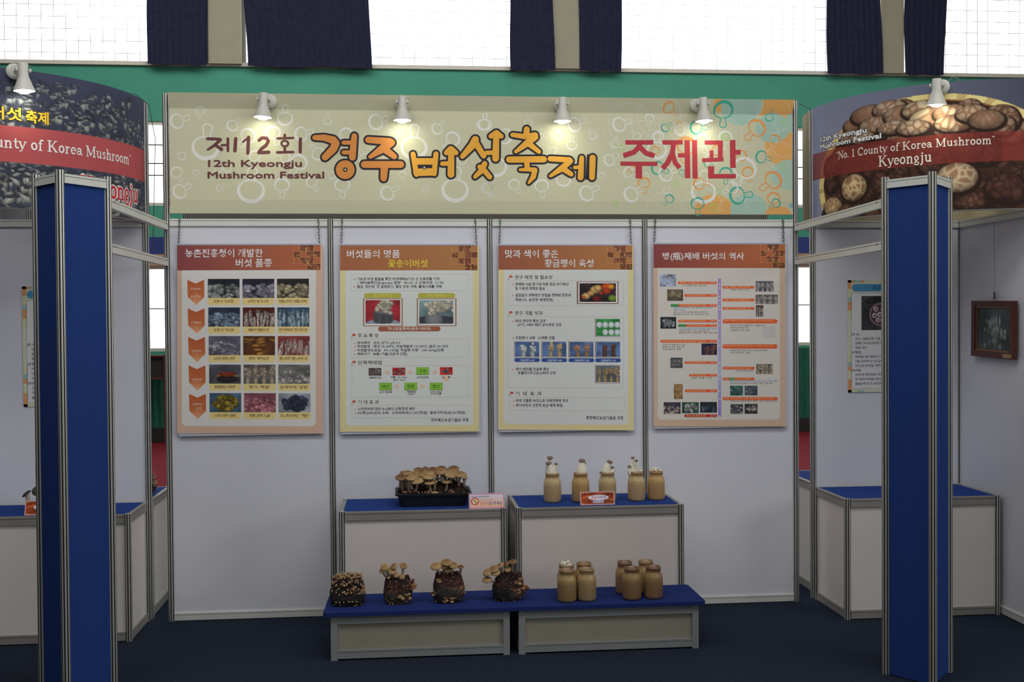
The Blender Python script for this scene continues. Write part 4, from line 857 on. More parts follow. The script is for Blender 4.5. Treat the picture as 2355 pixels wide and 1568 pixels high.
def shiitake(a, z, ra, rz, base, crack, s=1.0, seed=0):
    q = np.random.RandomState(seed); x, y = Ar(a), ZrR(z); rx = ra/(AR1-AR0)*w_; ry = rz/(DZ1-DZ0)*h_
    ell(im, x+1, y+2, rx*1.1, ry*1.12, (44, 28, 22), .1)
    x0, x1, y0, y1 = max(0, int(x-rx)), min(w_, int(x+rx)+1), max(0, int(y-ry)), min(h_, int(y+ry)+1)
    if x0 >= x1 or y0 >= y1: return
    Y, X = np.mgrid[y0:y1, x0:x1]; dd = ((X-x)/rx)**2+((Y-y)/ry)**2; n = 9+int(s*8); pts = np.stack([x+rx*(q.rand(n)*2-1), y+ry*(q.rand(n)*2-1)], 1)
    D2 = np.sort(np.sqrt((X[..., None]-pts[:, 0])**2+(Y[..., None]-pts[:, 1])**2), -1); e = np.clip((D2[..., 1]-D2[..., 0])/(.16*rx+.8), 0, 1)[..., None]
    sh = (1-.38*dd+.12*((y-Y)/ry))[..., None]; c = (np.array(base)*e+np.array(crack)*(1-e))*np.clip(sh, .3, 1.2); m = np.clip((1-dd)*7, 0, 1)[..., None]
    im[y0:y1, x0:x1] = im[y0:y1, x0:x1]*(1-m)+np.clip(c, 0, 255)*m
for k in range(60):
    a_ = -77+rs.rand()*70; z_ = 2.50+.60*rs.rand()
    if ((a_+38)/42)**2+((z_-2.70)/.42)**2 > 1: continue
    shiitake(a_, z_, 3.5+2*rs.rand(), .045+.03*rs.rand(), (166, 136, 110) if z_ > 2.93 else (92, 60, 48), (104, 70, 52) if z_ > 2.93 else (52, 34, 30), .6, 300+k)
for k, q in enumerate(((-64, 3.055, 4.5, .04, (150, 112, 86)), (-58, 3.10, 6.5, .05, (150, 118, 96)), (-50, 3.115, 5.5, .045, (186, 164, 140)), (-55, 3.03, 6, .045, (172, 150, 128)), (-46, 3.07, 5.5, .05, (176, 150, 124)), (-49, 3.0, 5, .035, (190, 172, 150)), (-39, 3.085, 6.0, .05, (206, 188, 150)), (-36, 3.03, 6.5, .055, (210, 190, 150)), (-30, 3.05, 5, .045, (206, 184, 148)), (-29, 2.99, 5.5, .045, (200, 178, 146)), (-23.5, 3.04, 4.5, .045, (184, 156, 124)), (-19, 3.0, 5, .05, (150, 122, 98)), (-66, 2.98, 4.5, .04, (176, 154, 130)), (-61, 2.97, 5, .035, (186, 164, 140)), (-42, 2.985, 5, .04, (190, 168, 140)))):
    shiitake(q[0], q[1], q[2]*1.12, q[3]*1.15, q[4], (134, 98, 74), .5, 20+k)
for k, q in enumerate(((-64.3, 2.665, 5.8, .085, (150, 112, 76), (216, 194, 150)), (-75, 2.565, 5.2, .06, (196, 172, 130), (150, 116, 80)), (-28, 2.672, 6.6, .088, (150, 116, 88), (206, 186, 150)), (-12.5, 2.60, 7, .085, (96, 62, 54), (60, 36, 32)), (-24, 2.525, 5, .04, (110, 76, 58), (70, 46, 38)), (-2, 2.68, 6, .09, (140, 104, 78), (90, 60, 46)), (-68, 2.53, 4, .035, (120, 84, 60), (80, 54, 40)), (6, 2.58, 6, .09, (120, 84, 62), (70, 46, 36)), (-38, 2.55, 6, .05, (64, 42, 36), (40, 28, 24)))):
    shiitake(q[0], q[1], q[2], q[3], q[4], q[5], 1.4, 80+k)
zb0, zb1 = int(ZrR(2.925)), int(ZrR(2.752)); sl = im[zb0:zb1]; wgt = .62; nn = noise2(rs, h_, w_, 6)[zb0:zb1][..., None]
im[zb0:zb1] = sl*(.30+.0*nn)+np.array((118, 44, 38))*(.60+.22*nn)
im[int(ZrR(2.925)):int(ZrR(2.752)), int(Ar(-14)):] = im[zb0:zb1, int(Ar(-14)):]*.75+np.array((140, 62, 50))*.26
def paintR(P):
    serif(P, '<No. 1 County of Korea Mushroom>', -72.5, 2.858, .046, 56.0, (214, 202, 192), 3, 1.2)
    serif(P, 'Kyeongju', -54.0, 2.775, .060, 18.2, (216, 206, 194), 3, 1.2)
    for t, a0, a1, z in (('12th Kyeongju', -82, -58.6, 2.993), ('Mushroom Festival', -82.3, -53, 2.946)):
        P.text(t, a0, z, .031, a1, (34, 28, 30), 2, up=1, res=2, hangul=False, fat=(.36, .0062)); P.text(t, a0, z, .031, a1, (214, 214, 210), 3, up=1, res=2, hangul=False, fat=(.13, .0024))
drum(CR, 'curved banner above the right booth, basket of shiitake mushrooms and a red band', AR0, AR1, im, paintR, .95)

# ---------------------------------------------------------------- side booth posters, framed picture
def side_poster(x0, x1, z0, z1, y, label):
    r = root('side_poster', ((x0+x1)/2, y, z0), label, 'poster'); MB().box(x0, x1, y-.002, y+.001, z0, z1).to('paper', 'card', r)
    k = (x1-x0)/440.; P = Print(lambda a, b, L: (x0+a*k, y-.0023-.0002*L, z1-b*k)); hh = (z1-z0)/k
    rs = np.random.RandomState(2); P.rect(0, 0, 440, hh, (186, 190, 168), 0)
    for i in range(26):
        for xa in (0, 416):
            if 9 <= i <= 16: continue
            P.rect(xa, i*hh/26, xa+24, (i+1)*hh/26, ((196, 140, 90), (140, 172, 165), (186, 190, 150))[rs.randint(3)], 1)
    for i in range(5):
        for yb in (0, hh-16): P.rect(i*22, yb, i*22+22, yb+16, ((196, 140, 90), (140, 172, 165), (186, 190, 150))[rs.randint(3)], 1)
    P.rrect(28, 26, 412, 74, 22, (66, 130, 168), 2); P.text('표고버섯', 170, 62, 26, 270, (30, 60, 80), 3, bold=.02)
    P.rrect(22, 84, 418, hh-22, 14, (150, 152, 150), 1); P.rrect(25, 87, 415, hh-25, 12, (196, 197, 198), 2)
    P.raster(92, 104, 348, 328, photo('leaf', 40, 34, 6, (52, 52, 56), (70, 70, 74), 8), 3)
    P.disc(220, 226, 74, (150, 120, 130), 4, 24); P.disc(220, 226, 67, (70, 52, 62), 5, 24)
    for a, b in ((190, 190), (180, 232), (205, 262), (240, 192), (262, 230), (240, 262), (215, 225)): P.disc(a, b, 17, (170, 158, 160), 6, 10); P.disc(a+3, b+2, 8, (96, 74, 84), 7, 8)
    yy = 362
    for t, b in (('[효 능]', 1), ('항암, 고혈압강화, 간염 및 동맥경화', 0), ('황혜방, 바이러스면역증강 기능', 0), ('적혈구 증강', 0), ('[손질법]', 1), ('버섯대는 떼어 말렸다가 국물에 쓰고', 0), ('갓을 위로하여 손으로 갈라', 0), ('두손으로 손바닥을 이용하여', 0), ('[보관법]', 1), ('신문지에 한장씩 말아 냉장하고', 0), ('장기보관시 버섯대는 떼어내고', 0), ('물질을 제거한 후 보관한다', 0)):
        if yy < hh-26: P.text(t, 27 if b else 50, yy, 15, None if b else 50+13.2*len(t), (50, 48, 56), 3, bold=.02 if b else .01)
        yy += 29.5
    P.build('printed_sheet', r); return r
side_poster(4.382, 4.827, 1.362, 2.105, .068, 'teal-headed mushroom information poster on the right booth back wall')
side_poster(-.888, -.443, 1.342, 2.085, .058, 'teal-headed mushroom information poster on the left booth back wall')
fx = 5.163-.022; r = root('framed_picture', (fx, -.42, 1.6), 'small dark framed picture hanging on the right booth side wall', 'picture')
def FR(v, w, x): return (x, -.42+v*math.cos(.02)-w*math.sin(.02), 1.777+w*math.cos(.02)+v*math.sin(.02))
def fbar(v0, v1, w0, w1, d0, d1, name, m):
    P8 = [FR(v, w, x) for v in (v0, v1) for w in (w0, w1) for x in (fx-d0, fx-d1)]
    return MB().poly(P8, [(0, 1, 3, 2), (4, 6, 7, 5), (0, 4, 5, 1), (2, 3, 7, 6), (0, 2, 6, 4), (1, 5, 7, 3)]).to(name, m, r)
for a in ((-.255, .255, .145, .178), (-.255, .255, -.178, -.140), (-.255, -.212, -.140, .145), (.212, .255, -.140, .145)): fbar(*a, 0, .026, 'frame_bar', 'framew')
for a in ((-.212, .212, .133, .145), (-.212, .212, -.140, -.128), (-.212, -.198, -.128, .133), (.198, .212, -.128, .133)): fbar(*a, 0, .018, 'inner_bar', 'gilt')
imp = photo('none', 40, 30, 9, (58, 66, 68), (0, 0, 0)); rs_ = np.random.RandomState(8)
for k in range(46): ell(imp, 20+5*rs_.randn(), 17+4*rs_.randn(), 1.6, 2.2, np.array((150, 158, 150))*(.6+.4*rs_.rand()), .4)
for x in (16, 19, 22, 26): ell(imp, x, 9+rs_.rand()*3, 1.1, 4, (140, 146, 140), .3)
ell(imp, 20, 23, 4, 3, (110, 118, 112), .4)
P = Print(lambda u, v, L: FR(.198-.396*u, .133-.261*v, fx-.010-.0004*L)); P.raster(0, 0, 1, 1, imp, 0); P.build('picture', r)
MB().poly([FR(v, w, fx-.0275) for v, w in ((-.235, -.17), (-.135, -.17), (-.135, -.148), (-.235, -.148))]+[FR(v, w, fx-.0262) for v, w in ((-.235, -.17), (-.135, -.17), (-.135, -.148), (-.235, -.148))], [(0, 1, 2, 3), (7, 6, 5, 4), (0, 4, 5, 1), (1, 5, 6, 2), (2, 6, 7, 3), (3, 7, 4, 0)]).to('label_tag', 'pin', r)
MB().tube([FR(.02, .175, fx-.008), (fx-.002, -.41, 2.03), (fx-.001, -.405, 2.452)], .0012, 5).to('hanging_wire', 'wire', r)
MB().box(fx-.006, fx+.002, -.416, -.404, 1.965, 2.01).to('hook', 'chain', r)

# ---------------------------------------------------------------- spotlights
def spotlight(pos, out, label, tilt=.0, side=.0, energy=.8, zc=0.0):
    """pos = mount point on the banner, out = horizontal direction away from it"""
    out = Vector(out).normalized(); sx = Vector((-out.y, out.x, 0)); p = Vector(pos)
    r = root('spotlight', tuple(p), label, 'spotlight', 'white spotlights clipped along the banners')
    MB().lathe([(.040, 0), (.044, .006), (.042, .020), (.030, .028), (.0, .030)][:4], p, 24, out).to('mount_disc', 'lamp', r, smooth=False)
    j = p+out*.075+sx*side
    for q in (-1, 1): MB().tube([p+out*.026+sx*(side*.4+q*.012), p+out*.05+sx*(side+q*.034), j+sx*q*.034+Vector((0, 0, -.004))], .0055, 6).to('bracket_arm', 'lamp', r)
    for q in (-1, 1): MB().lathe([(.011, 0), (.011, .010), (.006, .012)], j+sx*q*.030, 10, sx*q).to('pivot_knob', 'lamp', r)
    ax = (Vector((0, 0, -1))+out*tilt+sx*side*1.5).normalized()
    top = j-ax*.038
    MB().lathe([(.001, -.001), (.024, 0), (.026, .006), (.026, .070), (.032, .085), (.044, .118), (.056, .145), (.059, .150), (.056, .150), (.042, .118), (.028, .085)], top, 24, ax, cap=False).to('lamp_head', 'lamp', r, smooth=True)
    MB().lathe([(.030, .122), (.046, .134), (.040, .150), (.022, .162), (.001, .165)], top, 20, ax).to('bulb', 'bulb', r, smooth=True)
    l = bpy.data.lights.new('spot_beam', 'SPOT'); l.energy = energy; l.color = (1, .95, .62); l.spot_size = math.radians(150); l.spot_blend = .9; l.shadow_soft_size = .03
    o = bpy.data.objects.new('spot_beam', l); COL.objects.link(o); o.parent = r; o.location = top+ax*.172-p; o.rotation_euler = (ax-out*.25).to_track_quat('-Z', 'Y').to_euler()
    MB().tube([p+out*.015+sx*.03+Vector((0, 0, .02)), p+sx*.055+out*.01+Vector((0, 0, .052)), p+sx*.085-out*.01+Vector((0, 0, .045)), p+sx*.105-out*.03+Vector((0, 0, .005))], .0022, 5).to('cable', 'wire', r)
    return r
# sx for out=(0,-1) is (1,0)
spotlight((.640, -.050, 3.218), (0, -1, 0), 'leftmost spotlight above the long banner, over the small brown title', side=-.030)
spotlight((1.455, -.050, 3.208), (0, -1, 0), 'second spotlight above the long banner, over the first orange letters')
spotlight((2.455, -.050, 3.212), (0, -1, 0), 'third spotlight above the long banner, over the last yellow letters', energy=.65)
spotlight((3.330, -.050, 3.222), (0, -1, 0), 'rightmost spotlight above the long banner, near the teal mushrooms', side=.028)
def on_drum(c, a, z, lab, **k):
    q = math.radians(a); o_ = Vector((math.sin(q), -math.cos(q), 0)); spotlight((c[0]+(RD+.004)*o_.x, c[1]+(RD+.004)*o_.y, z), o_, lab, **k)
on_drum(CR, -32.5, 3.205, 'spotlight on the curved shiitake banner at the right', side=-.022, tilt=-.1, energy=1.2)
on_drum(CL, 31.0, 3.215, 'spotlight on the curved oyster mushroom banner at the left', side=.03, energy=.9)
t = MB().tube([(4.0, .0, 3.262), (4.06, .03, 3.25), (4.147, .075, 3.222)], .0022, 5).to('cable', 'dwire'); t['label'] = 'thin cable strung from the right wall post to the right curved banner'; t['category'] = 'cable'
t = MB().tube([(-.21, -.2, 3.235), (-.16, -.1, 3.245), (-.1, .0, 3.20), (-.075, .05, 3.0), (-.09, .06, 2.6), (-.10, .06, 2.3)], .0022, 6).to('cable', 'dwire'); t['label'] = 'thin cable drooping in the gap beside the left curved banner'; t['category'] = 'cable'

# ---------------------------------------------------------------- sign cards
def sign_card(x0, x1, y, z, h, label, art):
    r = root('sign_card', ((x0+x1)/2, y, z), label, 'sign', 'small printed sign cards on the counters'); tl = .28
    W = lambda u, v, L: (x0+(x1-x0)*u, y+h*(1-v)*math.sin(tl)-(.0022+.0003*L), z+.003+h*(1-v)*math.cos(tl))
    P8 = [W(u, v, 0) for u in (-.015, 1.015) for v in (1.03, -.03)]; Q8 = [(a, b+.0028, c) for a, b, c in P8]
    MB().poly(P8+Q8, [(0, 1, 3, 2), (4, 6, 7, 5), (0, 4, 5, 1), (2, 3, 7, 6), (0, 2, 6, 4), (1, 5, 7, 3)]).to('card_holder', 'acryl', r)
    MB().box(x0-.002, x1+.002, y-.014, y+.045, z, z+.003).to('foot', 'acryl', r)
    P = Print(lambda a, b, L: W(a, b, L+1)); art(P); P.build('printed_card', r)
def art1(P):
    P.rect(0, 0, 1, 1, (196, 120, 140), 0); P.grad(.025, .06, .975, .94, (196, 192, 208), (206, 164, 130), 1, False)
    P.disc(.16, .52, .115, (176, 48, 44), 2, 20, .27); P.disc(.16, .52, .085, (206, 196, 160), 3, 20, .2)
    for x, y in ((.14, .5), (.18, .55), (.16, .42), (.19, .62)): P.disc(x, y, .028, (170, 140, 90), 4, 8, .06)
    P.stroke([(.10, .40), (.22, .64)], .012, (176, 48, 44), 5)
    P.text('제12회 경주버섯축제', .06, .27, .13, .56, (70, 64, 120), 2, bold=.02); P.text('만지면 변해버립니다', .30, .47, .09, .74, (206, 90, 60), 2)
    P.text('손대지', .30, .80, .24, .53, (206, 84, 54), 2, bold=.03); P.text('말아주세요', .56, .80, .24, .94, (70, 46, 110), 2, bold=.03)
rs_o = photo('leaf', 44, 18, 31, (150, 50, 28), (205, 100, 40), 40)
def art2(P):
    P.rect(0, 0, 1, 1, (206, 130, 120), 0); P.raster(.02, .04, .98, .96, rs_o, 1); P.disc(.53, .45, .31, (206, 196, 214), 2, 24, .22)
    P.text('꽃송', .32, .54, .22, .48, (190, 50, 90), 3, bold=.03); P.text('이버섯', .49, .54, .22, .76, (60, 50, 120), 3, bold=.03)
    P.rect(.36, .70, .68, .88, (176, 180, 205), 2); P.text('경북 농업기술원', .38, .85, .1, .66, (60, 60, 130), 3)
sign_card(1.830, 2.036, -.512, HK, .084, 'pink-edged do-not-touch sign card beside the black tray', art1)
sign_card(2.502, 2.706, -.474, HK, .074, 'orange sign card with white oval standing before the jars', art2)
sign_card(-.748, -.545, -.385, HK, .080, 'orange sign card on the left booth counter, half behind the column', art2)

# ---------------------------------------------------------------- mushrooms
def cap_mesh(name, edge, mid, top, seg=18):
    pr = [(.05, -.10), (.30, -.16), (.62, -.20), (.90, -.17), (1.0, -.06), (.985, .06), (.90, .19), (.72, .31), (.45, .40), (.18, .43), (.02, .435)]
    cl = [(160, 138, 108)]*3+[edge]*3+[mid, mid, top, top, top]
    mb = MB().lathe(pr, (0, 0, 0), seg); me = bpy.data.meshes.new(name); me.from_pydata(mb.v, [], mb.f); me.materials.append(MT['capm'])
    me.polygons.foreach_set('use_smooth', [True]*len(me.polygons)); C = []
    for c in cl: C += [RGB(c)]*seg
    at = me.color_attributes.new('Col', 'FLOAT_COLOR', 'POINT'); at.data.foreach_set('color', np.array(C, dtype=np.float32).ravel()); return me
CAPS = [cap_mesh('cap_tan', (188, 164, 122), (164, 134, 92), (138, 106, 72)), cap_mesh('cap_brown', (176, 146, 110), (134, 98, 68), (104, 72, 52)), cap_mesh('cap_pale', (196, 172, 126), (178, 148, 102), (158, 126, 84))]
def put_cap(parent, pos, r, tilt, az, me, flat=1.):
    o = bpy.data.objects.new('cap', me); COL.objects.link(o); o.parent = parent; o.location = Vector(pos)-wl(parent); o.scale = (r, r, r*flat)
    ax = Vector((math.sin(tilt)*math.cos(az), math.sin(tilt)*math.sin(az), math.cos(tilt))); o.rotation_euler = ax.to_track_quat('Z', 'Y').to_euler(); return o
def mushroom(parent, foot, head, r, me, tilt=.35, az=-PI/2, sr=.0075, m='stem', flat=1., name='mushroom'):
    f, h = Vector(foot), Vector(head); mid = (f+h)/2+Vector((random.uniform(-.006, .006), -.004, -.004))
    s = MB().tube([f, (f+mid)/2, mid, (mid+h)/2, h], [sr*1.25, sr, sr*.95, sr, sr*1.2], 8).to(name, m, parent, smooth=True)
    put_cap(s, h+Vector((0, 0, .004)), r, tilt, az, me, flat); return s
# tray
TR = root('mushroom_tray', (1.62, -.29, HK), 'black plastic tray crowded with brown capped shiitake mushrooms', 'tray')
tx0, tx1, ty0, ty1 = 1.425, 1.815, -.415, -.165
def tray():
    mb = MB(); rows = []
    for e, z in ((0, 0), (.010, .03), (.018, .068), (.032, .070), (.034, .082), (.022, .084), (.016, .076), (-.004, .012)):
        rr = .03; P = []
        a0, a1, b0, b1 = tx0-e, tx1+e, ty0-e, ty1+e
        for cx, cy, s in ((a1-rr, b0+rr, -90), (a1-rr, b1-rr, 0), (a0+rr, b1-rr, 90), (a0+rr, b0+rr, 180)):
            for k in range(5): t = math.radians(s+22.5*k); P.append((cx+rr*math.cos(t), cy+rr*math.sin(t), HK+.001+z))
        rows.append(P)
    n = 20; V = [p for R_ in rows for p in R_]; F = [(i*n+k, i*n+(k+1) % n, (i+1)*n+(k+1) % n, (i+1)*n+k) for i in range(len(rows)-1) for k in range(n)]
    F += [tuple(range(n))[::-1], tuple((len(rows)-1)*n+k for k in range(n))]; return mb.poly(V, F)
tray().to('tray_body', 'black', TR, smooth=False)
mb = MB()
for i in range(16): mb.blob((tx0+.03+(tx1-tx0-.06)*(i+.5)/16+random.uniform(-.01, .01), random.uniform(-.33, -.22), HK+.055), .036, 1.1, 1.4, random.uniform(.9, 1.5), 9, 6, .22)
for i in range(9): mb.blob((tx0+.035+i*.04, -.255+random.uniform(-.02, .02), HK+.075), .045, 1.0, 1.1, random.uniform(1.0, 1.5), 11, 7, .22)
mb.to('substrate', 'soil', TR)
mb = MB()
for k in range(26): mb.blob((random.uniform(tx0+.01, tx1-.01), -.388+random.uniform(-.004, .02), HK+.082+random.uniform(-.004, .008)), random.uniform(.003, .0065), 1, 1, 1, 6, 4, .2)
for x, z in ((.065, .03), (.13, .045), (.21, .035), (.235, .03), (.28, .05), (.325, .03), (.01, .05)): mb.blob((tx0+x, ty0-.006, HK+z), .006, 1, .5, 1, 6, 4, .3)
mb.to('pinheads', 'pin', TR, kind='stuff')
random.seed(21)
for (x, y, w, lv, t) in ((440, 480, 250, 1, 1), (665, 510, 205, 0, 2), (810, 580, 275, 0, 2), (1062, 505, 225, 0, 2), (1090, 630, 220, 0, 0), (1500, 600, 195, 1, 0), (1815, 440, 270, 1, 0), (1915, 525, 130, 0, 0), (1575, 435, 270, 1, 2), (1368, 370, 225, 1, 0), (1170, 430, 180, 1, 0), (935, 440, 165, 1, 0), (735, 440, 235, 1, 0),
                         (590, 375, 240, 2, 0), (500, 370, 170, 2, 1), (860, 295, 225, 3, 1), (1020, 265, 150, 3, 1), (1180, 310, 215, 2, 1), (1395, 265, 220, 3, 1), (1680, 275, 240, 3, 1), (1740, 360, 150, 2, 0), (1040, 350, 160, 2, 0), (800, 360, 170, 2, 0), (1560, 345, 170, 2, 0), (1230, 600, 110, 1, 0), (1900, 450, 130, 2, 1), (1290, 520, 120, 2, 0), (640, 560, 90, 1, 0), (700, 450, 190, 2, 0), (980, 380, 200, 2, 0), (1100, 400, 180, 1, 2), (1300, 330, 170, 2, 0), (1450, 400, 190, 2, 2), (1660, 410, 190, 2, 0), (900, 350, 150, 2, 1), (1500, 330, 160, 3, 1), (560, 430, 190, 2, 1)):
    Y = (-.375, -.325, -.27, -.215)[lv]; px = 880+x/10.24; py = 1050+y/10.24; X = 1.426+(px-922)*.00266+(Y+.41)*.0; Z = HK+(1166-py)*.00264-(Y+.41)*.175
    r_ = w/10.24*.00262/2*1.16; hd = Vector((X, Y, Z-.004)); ft_ = (X+random.uniform(-.012, .012), Y+.02, max(HK+.07, Z-random.uniform(.055, .075)))
    if lv >= 2: ft_ = (X+random.uniform(-.01, .01), Y-.0, HK+.07)
    mushroom(TR, ft_, hd, r_, CAPS[t], tilt=random.uniform(.12, .42), az=-PI/2+random.uniform(-.7, .7), sr=.0080)
mushroom(TR, (1.628, -.392, HK+.07), (1.628, -.394, HK+.078), .018, CAPS[2], .2, sr=.004)
# substrate blocks
GC = [(156, 116, 76), (122, 72, 46), (176, 146, 104), (94, 52, 38), (140, 92, 58), (186, 160, 124)]
def block(cx, w, h, label, lean=0., gro=(), n_speck=46):
    cy = -.80; r = root('mushroom_block', (cx, cy, ZB), label, 'mushroom block', 'brown mushroom growing blocks on the blue shelf')
    sd = int(cx*100); rs = random.Random(sd); mb = MB(); seg, rows = 44, 22; P = []; C = []
    q_ = np.random.RandomState(sd); nz = noise2(q_, rows, seg+1, 5); nz[:, -1] = nz[:, 0]; nc = noise2(q_, rows, seg, 5)
    for i in range(rows):
        t = i/(rows-1); e = (.88+.15*math.sin(PI*min(1, t*1.12)))*(1 if t < .88 else 1-.9*(t-.88))*(1 if t > .06 else .93)
        for k in range(seg):
            a = 2*PI*k/seg; q = (abs(math.cos(a))**3+abs(math.sin(a))**3)**(-1/3.)
            rr = w/2*e*q*(.92+.15*nz[i, k]+rs.uniform(-.022, .022)); P.append((cx+rr*math.cos(a)*.96+lean*t, cy+rr*math.sin(a)*.72, ZB+h*t+(rs.uniform(-.005, .005)*(1+2*(t > .9)) if 0 < i else 0)))
            up = t > .55+.12*math.sin(a*2+sd); v = nc[i, k]+rs.uniform(-.12, .12)
            c = ((66, 40, 34) if v > .5 else (40, 27, 26)) if up else ((62, 56, 52) if v > .5 else (40, 36, 34))
            if v > .74: c = (112, 78, 56) if up else (92, 80, 70)
            C.append(RGB(c))
    F = [(i*seg+k, i*seg+(k+1) % seg, (i+1)*seg+(k+1) % seg, (i+1)*seg+k) for i in range(rows-1) for k in range(seg)]
    n = len(P)
    for j in (1, 2):
        for k in range(seg): x, y, z = P[(rows-1)*seg+k]; P.append((cx+lean+(x-cx-lean)*(1-j*.33), cy+(y-cy)*(1-j*.33), ZB+h+rs.uniform(-.004, .012))); C.append(RGB(rs.choice(((66, 42, 36), (40, 28, 26), (98, 66, 50)))))
    F += [(a_*seg+k, a_*seg+(k+1) % seg, (a_+1)*seg+(k+1) % seg, (a_+1)*seg+k) for a_ in (rows-1, rows) for k in range(seg)]
    P.append((cx+lean, cy, ZB+h+.008)); C.append(RGB((60, 40, 34))); m_ = len(P)-1; F += [((rows+1)*seg+k, (rows+1)*seg+(k+1) % seg, m_) for k in range(seg)]+[tuple(range(seg))[::-1]]
    mb.poly(P, F).to('block_body', 'capm', r, col=C)
    mb = MB(); C = []
    for x, y, z, q in gro:
        for j in range(9):
            a = rs.uniform(0, 6.28); d = q*rs.uniform(.1, 1.0); n0 = len(mb.v); mb.blob((cx+x+d*math.cos(a)*1.1, cy+y+rs.uniform(-.006, .008), ZB+max(.008, z+d*math.sin(a)*.9)), q*rs.uniform(.28, .52), 1.15, .8, .8, 8, 5, .22); C += [RGB(rs.choice(GC))]*(len(mb.v)-n0)
    if gro: mb.to('bark_growth', 'capm', r, col=C)
    if n_speck:
        mb = MB()
        for k in range(n_speck): x = rs.uniform(-.42, .42)*w; z = rs.uniform(.02, .98)*h; mb.blob((cx+x+lean*z/h, cy-.72*w/2*.93*(1-(abs(x)/(w*.62))**3), ZB+z), rs.uniform(.0018, .0042), 1, 1, 1, 6, 4, .3)
        mb.to('white_specks', 'pin', r, kind='stuff')
    return r
random.seed(5)
r = block(1.126, .196, .150, 'leftmost block on the blue shelf, covered in tiny pale pinheads and no caps')
mb = MB()
for k in range(230):
    if k < 150: a = random.uniform(0, 2*PI); q = random.random()**.5*.085; p = (1.126+q*math.cos(a), -.80+q*.7*math.sin(a), ZB+.158+random.uniform(-.006, .012))
    else: x = random.uniform(-.09, .095); p = (1.126+x, -.80-.072-random.uniform(0, .004), ZB+random.uniform(.07, .15) if random.random() < .9 else ZB+.03)
    mb.blob(p, random.uniform(.003, .0068), 1, 1, 1, 6, 4, .25)
for q in ((.088, .098), (.094, .088), (.08, .086), (.09, .11), (.086, .078)): mb.blob((1.126+q[0], -.86, ZB+q[1]), .010, 1, 1, 1, 7, 5, .2)
mb.to('pinheads', 'pin', r, kind='stuff')
def grow(r, cx, px0, py0, lst, sc, ox, oy, top, Y0=-.83):
    for (x, y, w, t, tl, az, fx_) in lst:
        px, py = ox+x/sc, oy+y/sc; X = cx+(px-px0)*.00244; Z = ZB+(py0-py)*.00244-.006; r_ = w/sc*.00244/2
        ft_ = (X+(cx-X)*fx_, Y0+.02, min(top, Z-.012)); mushroom(r, ft_, (X, Y0-.01+random.uniform(-.012, .012), Z), r_, CAPS[t], tl, az, sr=min(.007, r_*.42))
D_ = -PI/2
r = block(1.405, .168, .143, 'second block from the left on the shelf, caps clustered over its left side', gro=((.085, -.03, .11, .026), (.06, -.055, .05, .022), (.02, -.06, .04, .018), (.07, -.04, .085, .02)))
grow(r, 1.405, 915, 1393, ((1390, 250, 205, 2, .9, D_, .4), (1335, 345, 175, 0, .5, D_-.8, .4), (1610, 245, 205, 0, .7, D_-.9, .3), (1830, 250, 190, 0, .8, D_+.3, .1), (1560, 350, 225, 2, .7, D_, .2), (1660, 440, 150, 2, .9, D_, 0), (1790, 510, 135, 2, .9, D_, 0), (1480, 500, 80, 0, .6, D_, 0)), 10.24, 750, 1280, ZB+.14)
r = block(1.690, .178, .158, 'third block from the left on the shelf, wide flat crown of caps', gro=((.07, -.05, .08, .02), (.075, -.045, .055, .018), (-.075, -.04, .055, .018), (-.01, -.062, .022, .020), (.025, -.062, .022, .017)))
grow(r, 1.690, 1030, 1389, ((210, 205, 275, 2, .45, D_-.4, .35), (450, 130, 265, 0, .35, D_, .2), (385, 205, 225, 2, .5, D_, .1), (590, 195, 235, 0, .45, D_+.4, .2), (470, 285, 220, 2, .7, D_, 0), (770, 250, 150, 1, .35, D_, .1), (275, 545, 110, 0, .9, D_, 0)), 9.8125, 980, 1280, ZB+.15, -.84)
r = block(2.022, .172, .142, 'fourth and last block on the shelf, tilted, caps climbing to the right', lean=.012, gro=((.065, -.055, .105, .022), (.09, -.04, .07, .026), (.055, -.058, .05, .022), (.10, -.03, .045, .018)))
grow(r, 2.022, 1167, 1381, ((1390, 315, 250, 2, .6, D_-.7, .5), (1530, 245, 250, 0, .55, D_-.7, .3), (1565, 315, 220, 2, .6, D_-.3, .2), (1370, 480, 235, 0, .35, D_-.3, .5), (1670, 170, 195, 0, .7, D_-1.1, .1), (1820, 140, 165, 1, .7, D_-1.1, 0), (1965, 90, 195, 1, .3, D_-.5, 0), (1840, 260, 170, 2, .6, D_, 0), (2160, 490, 130, 1, .6, 0, .3)), 9.8125, 980, 1280, ZB+.16)

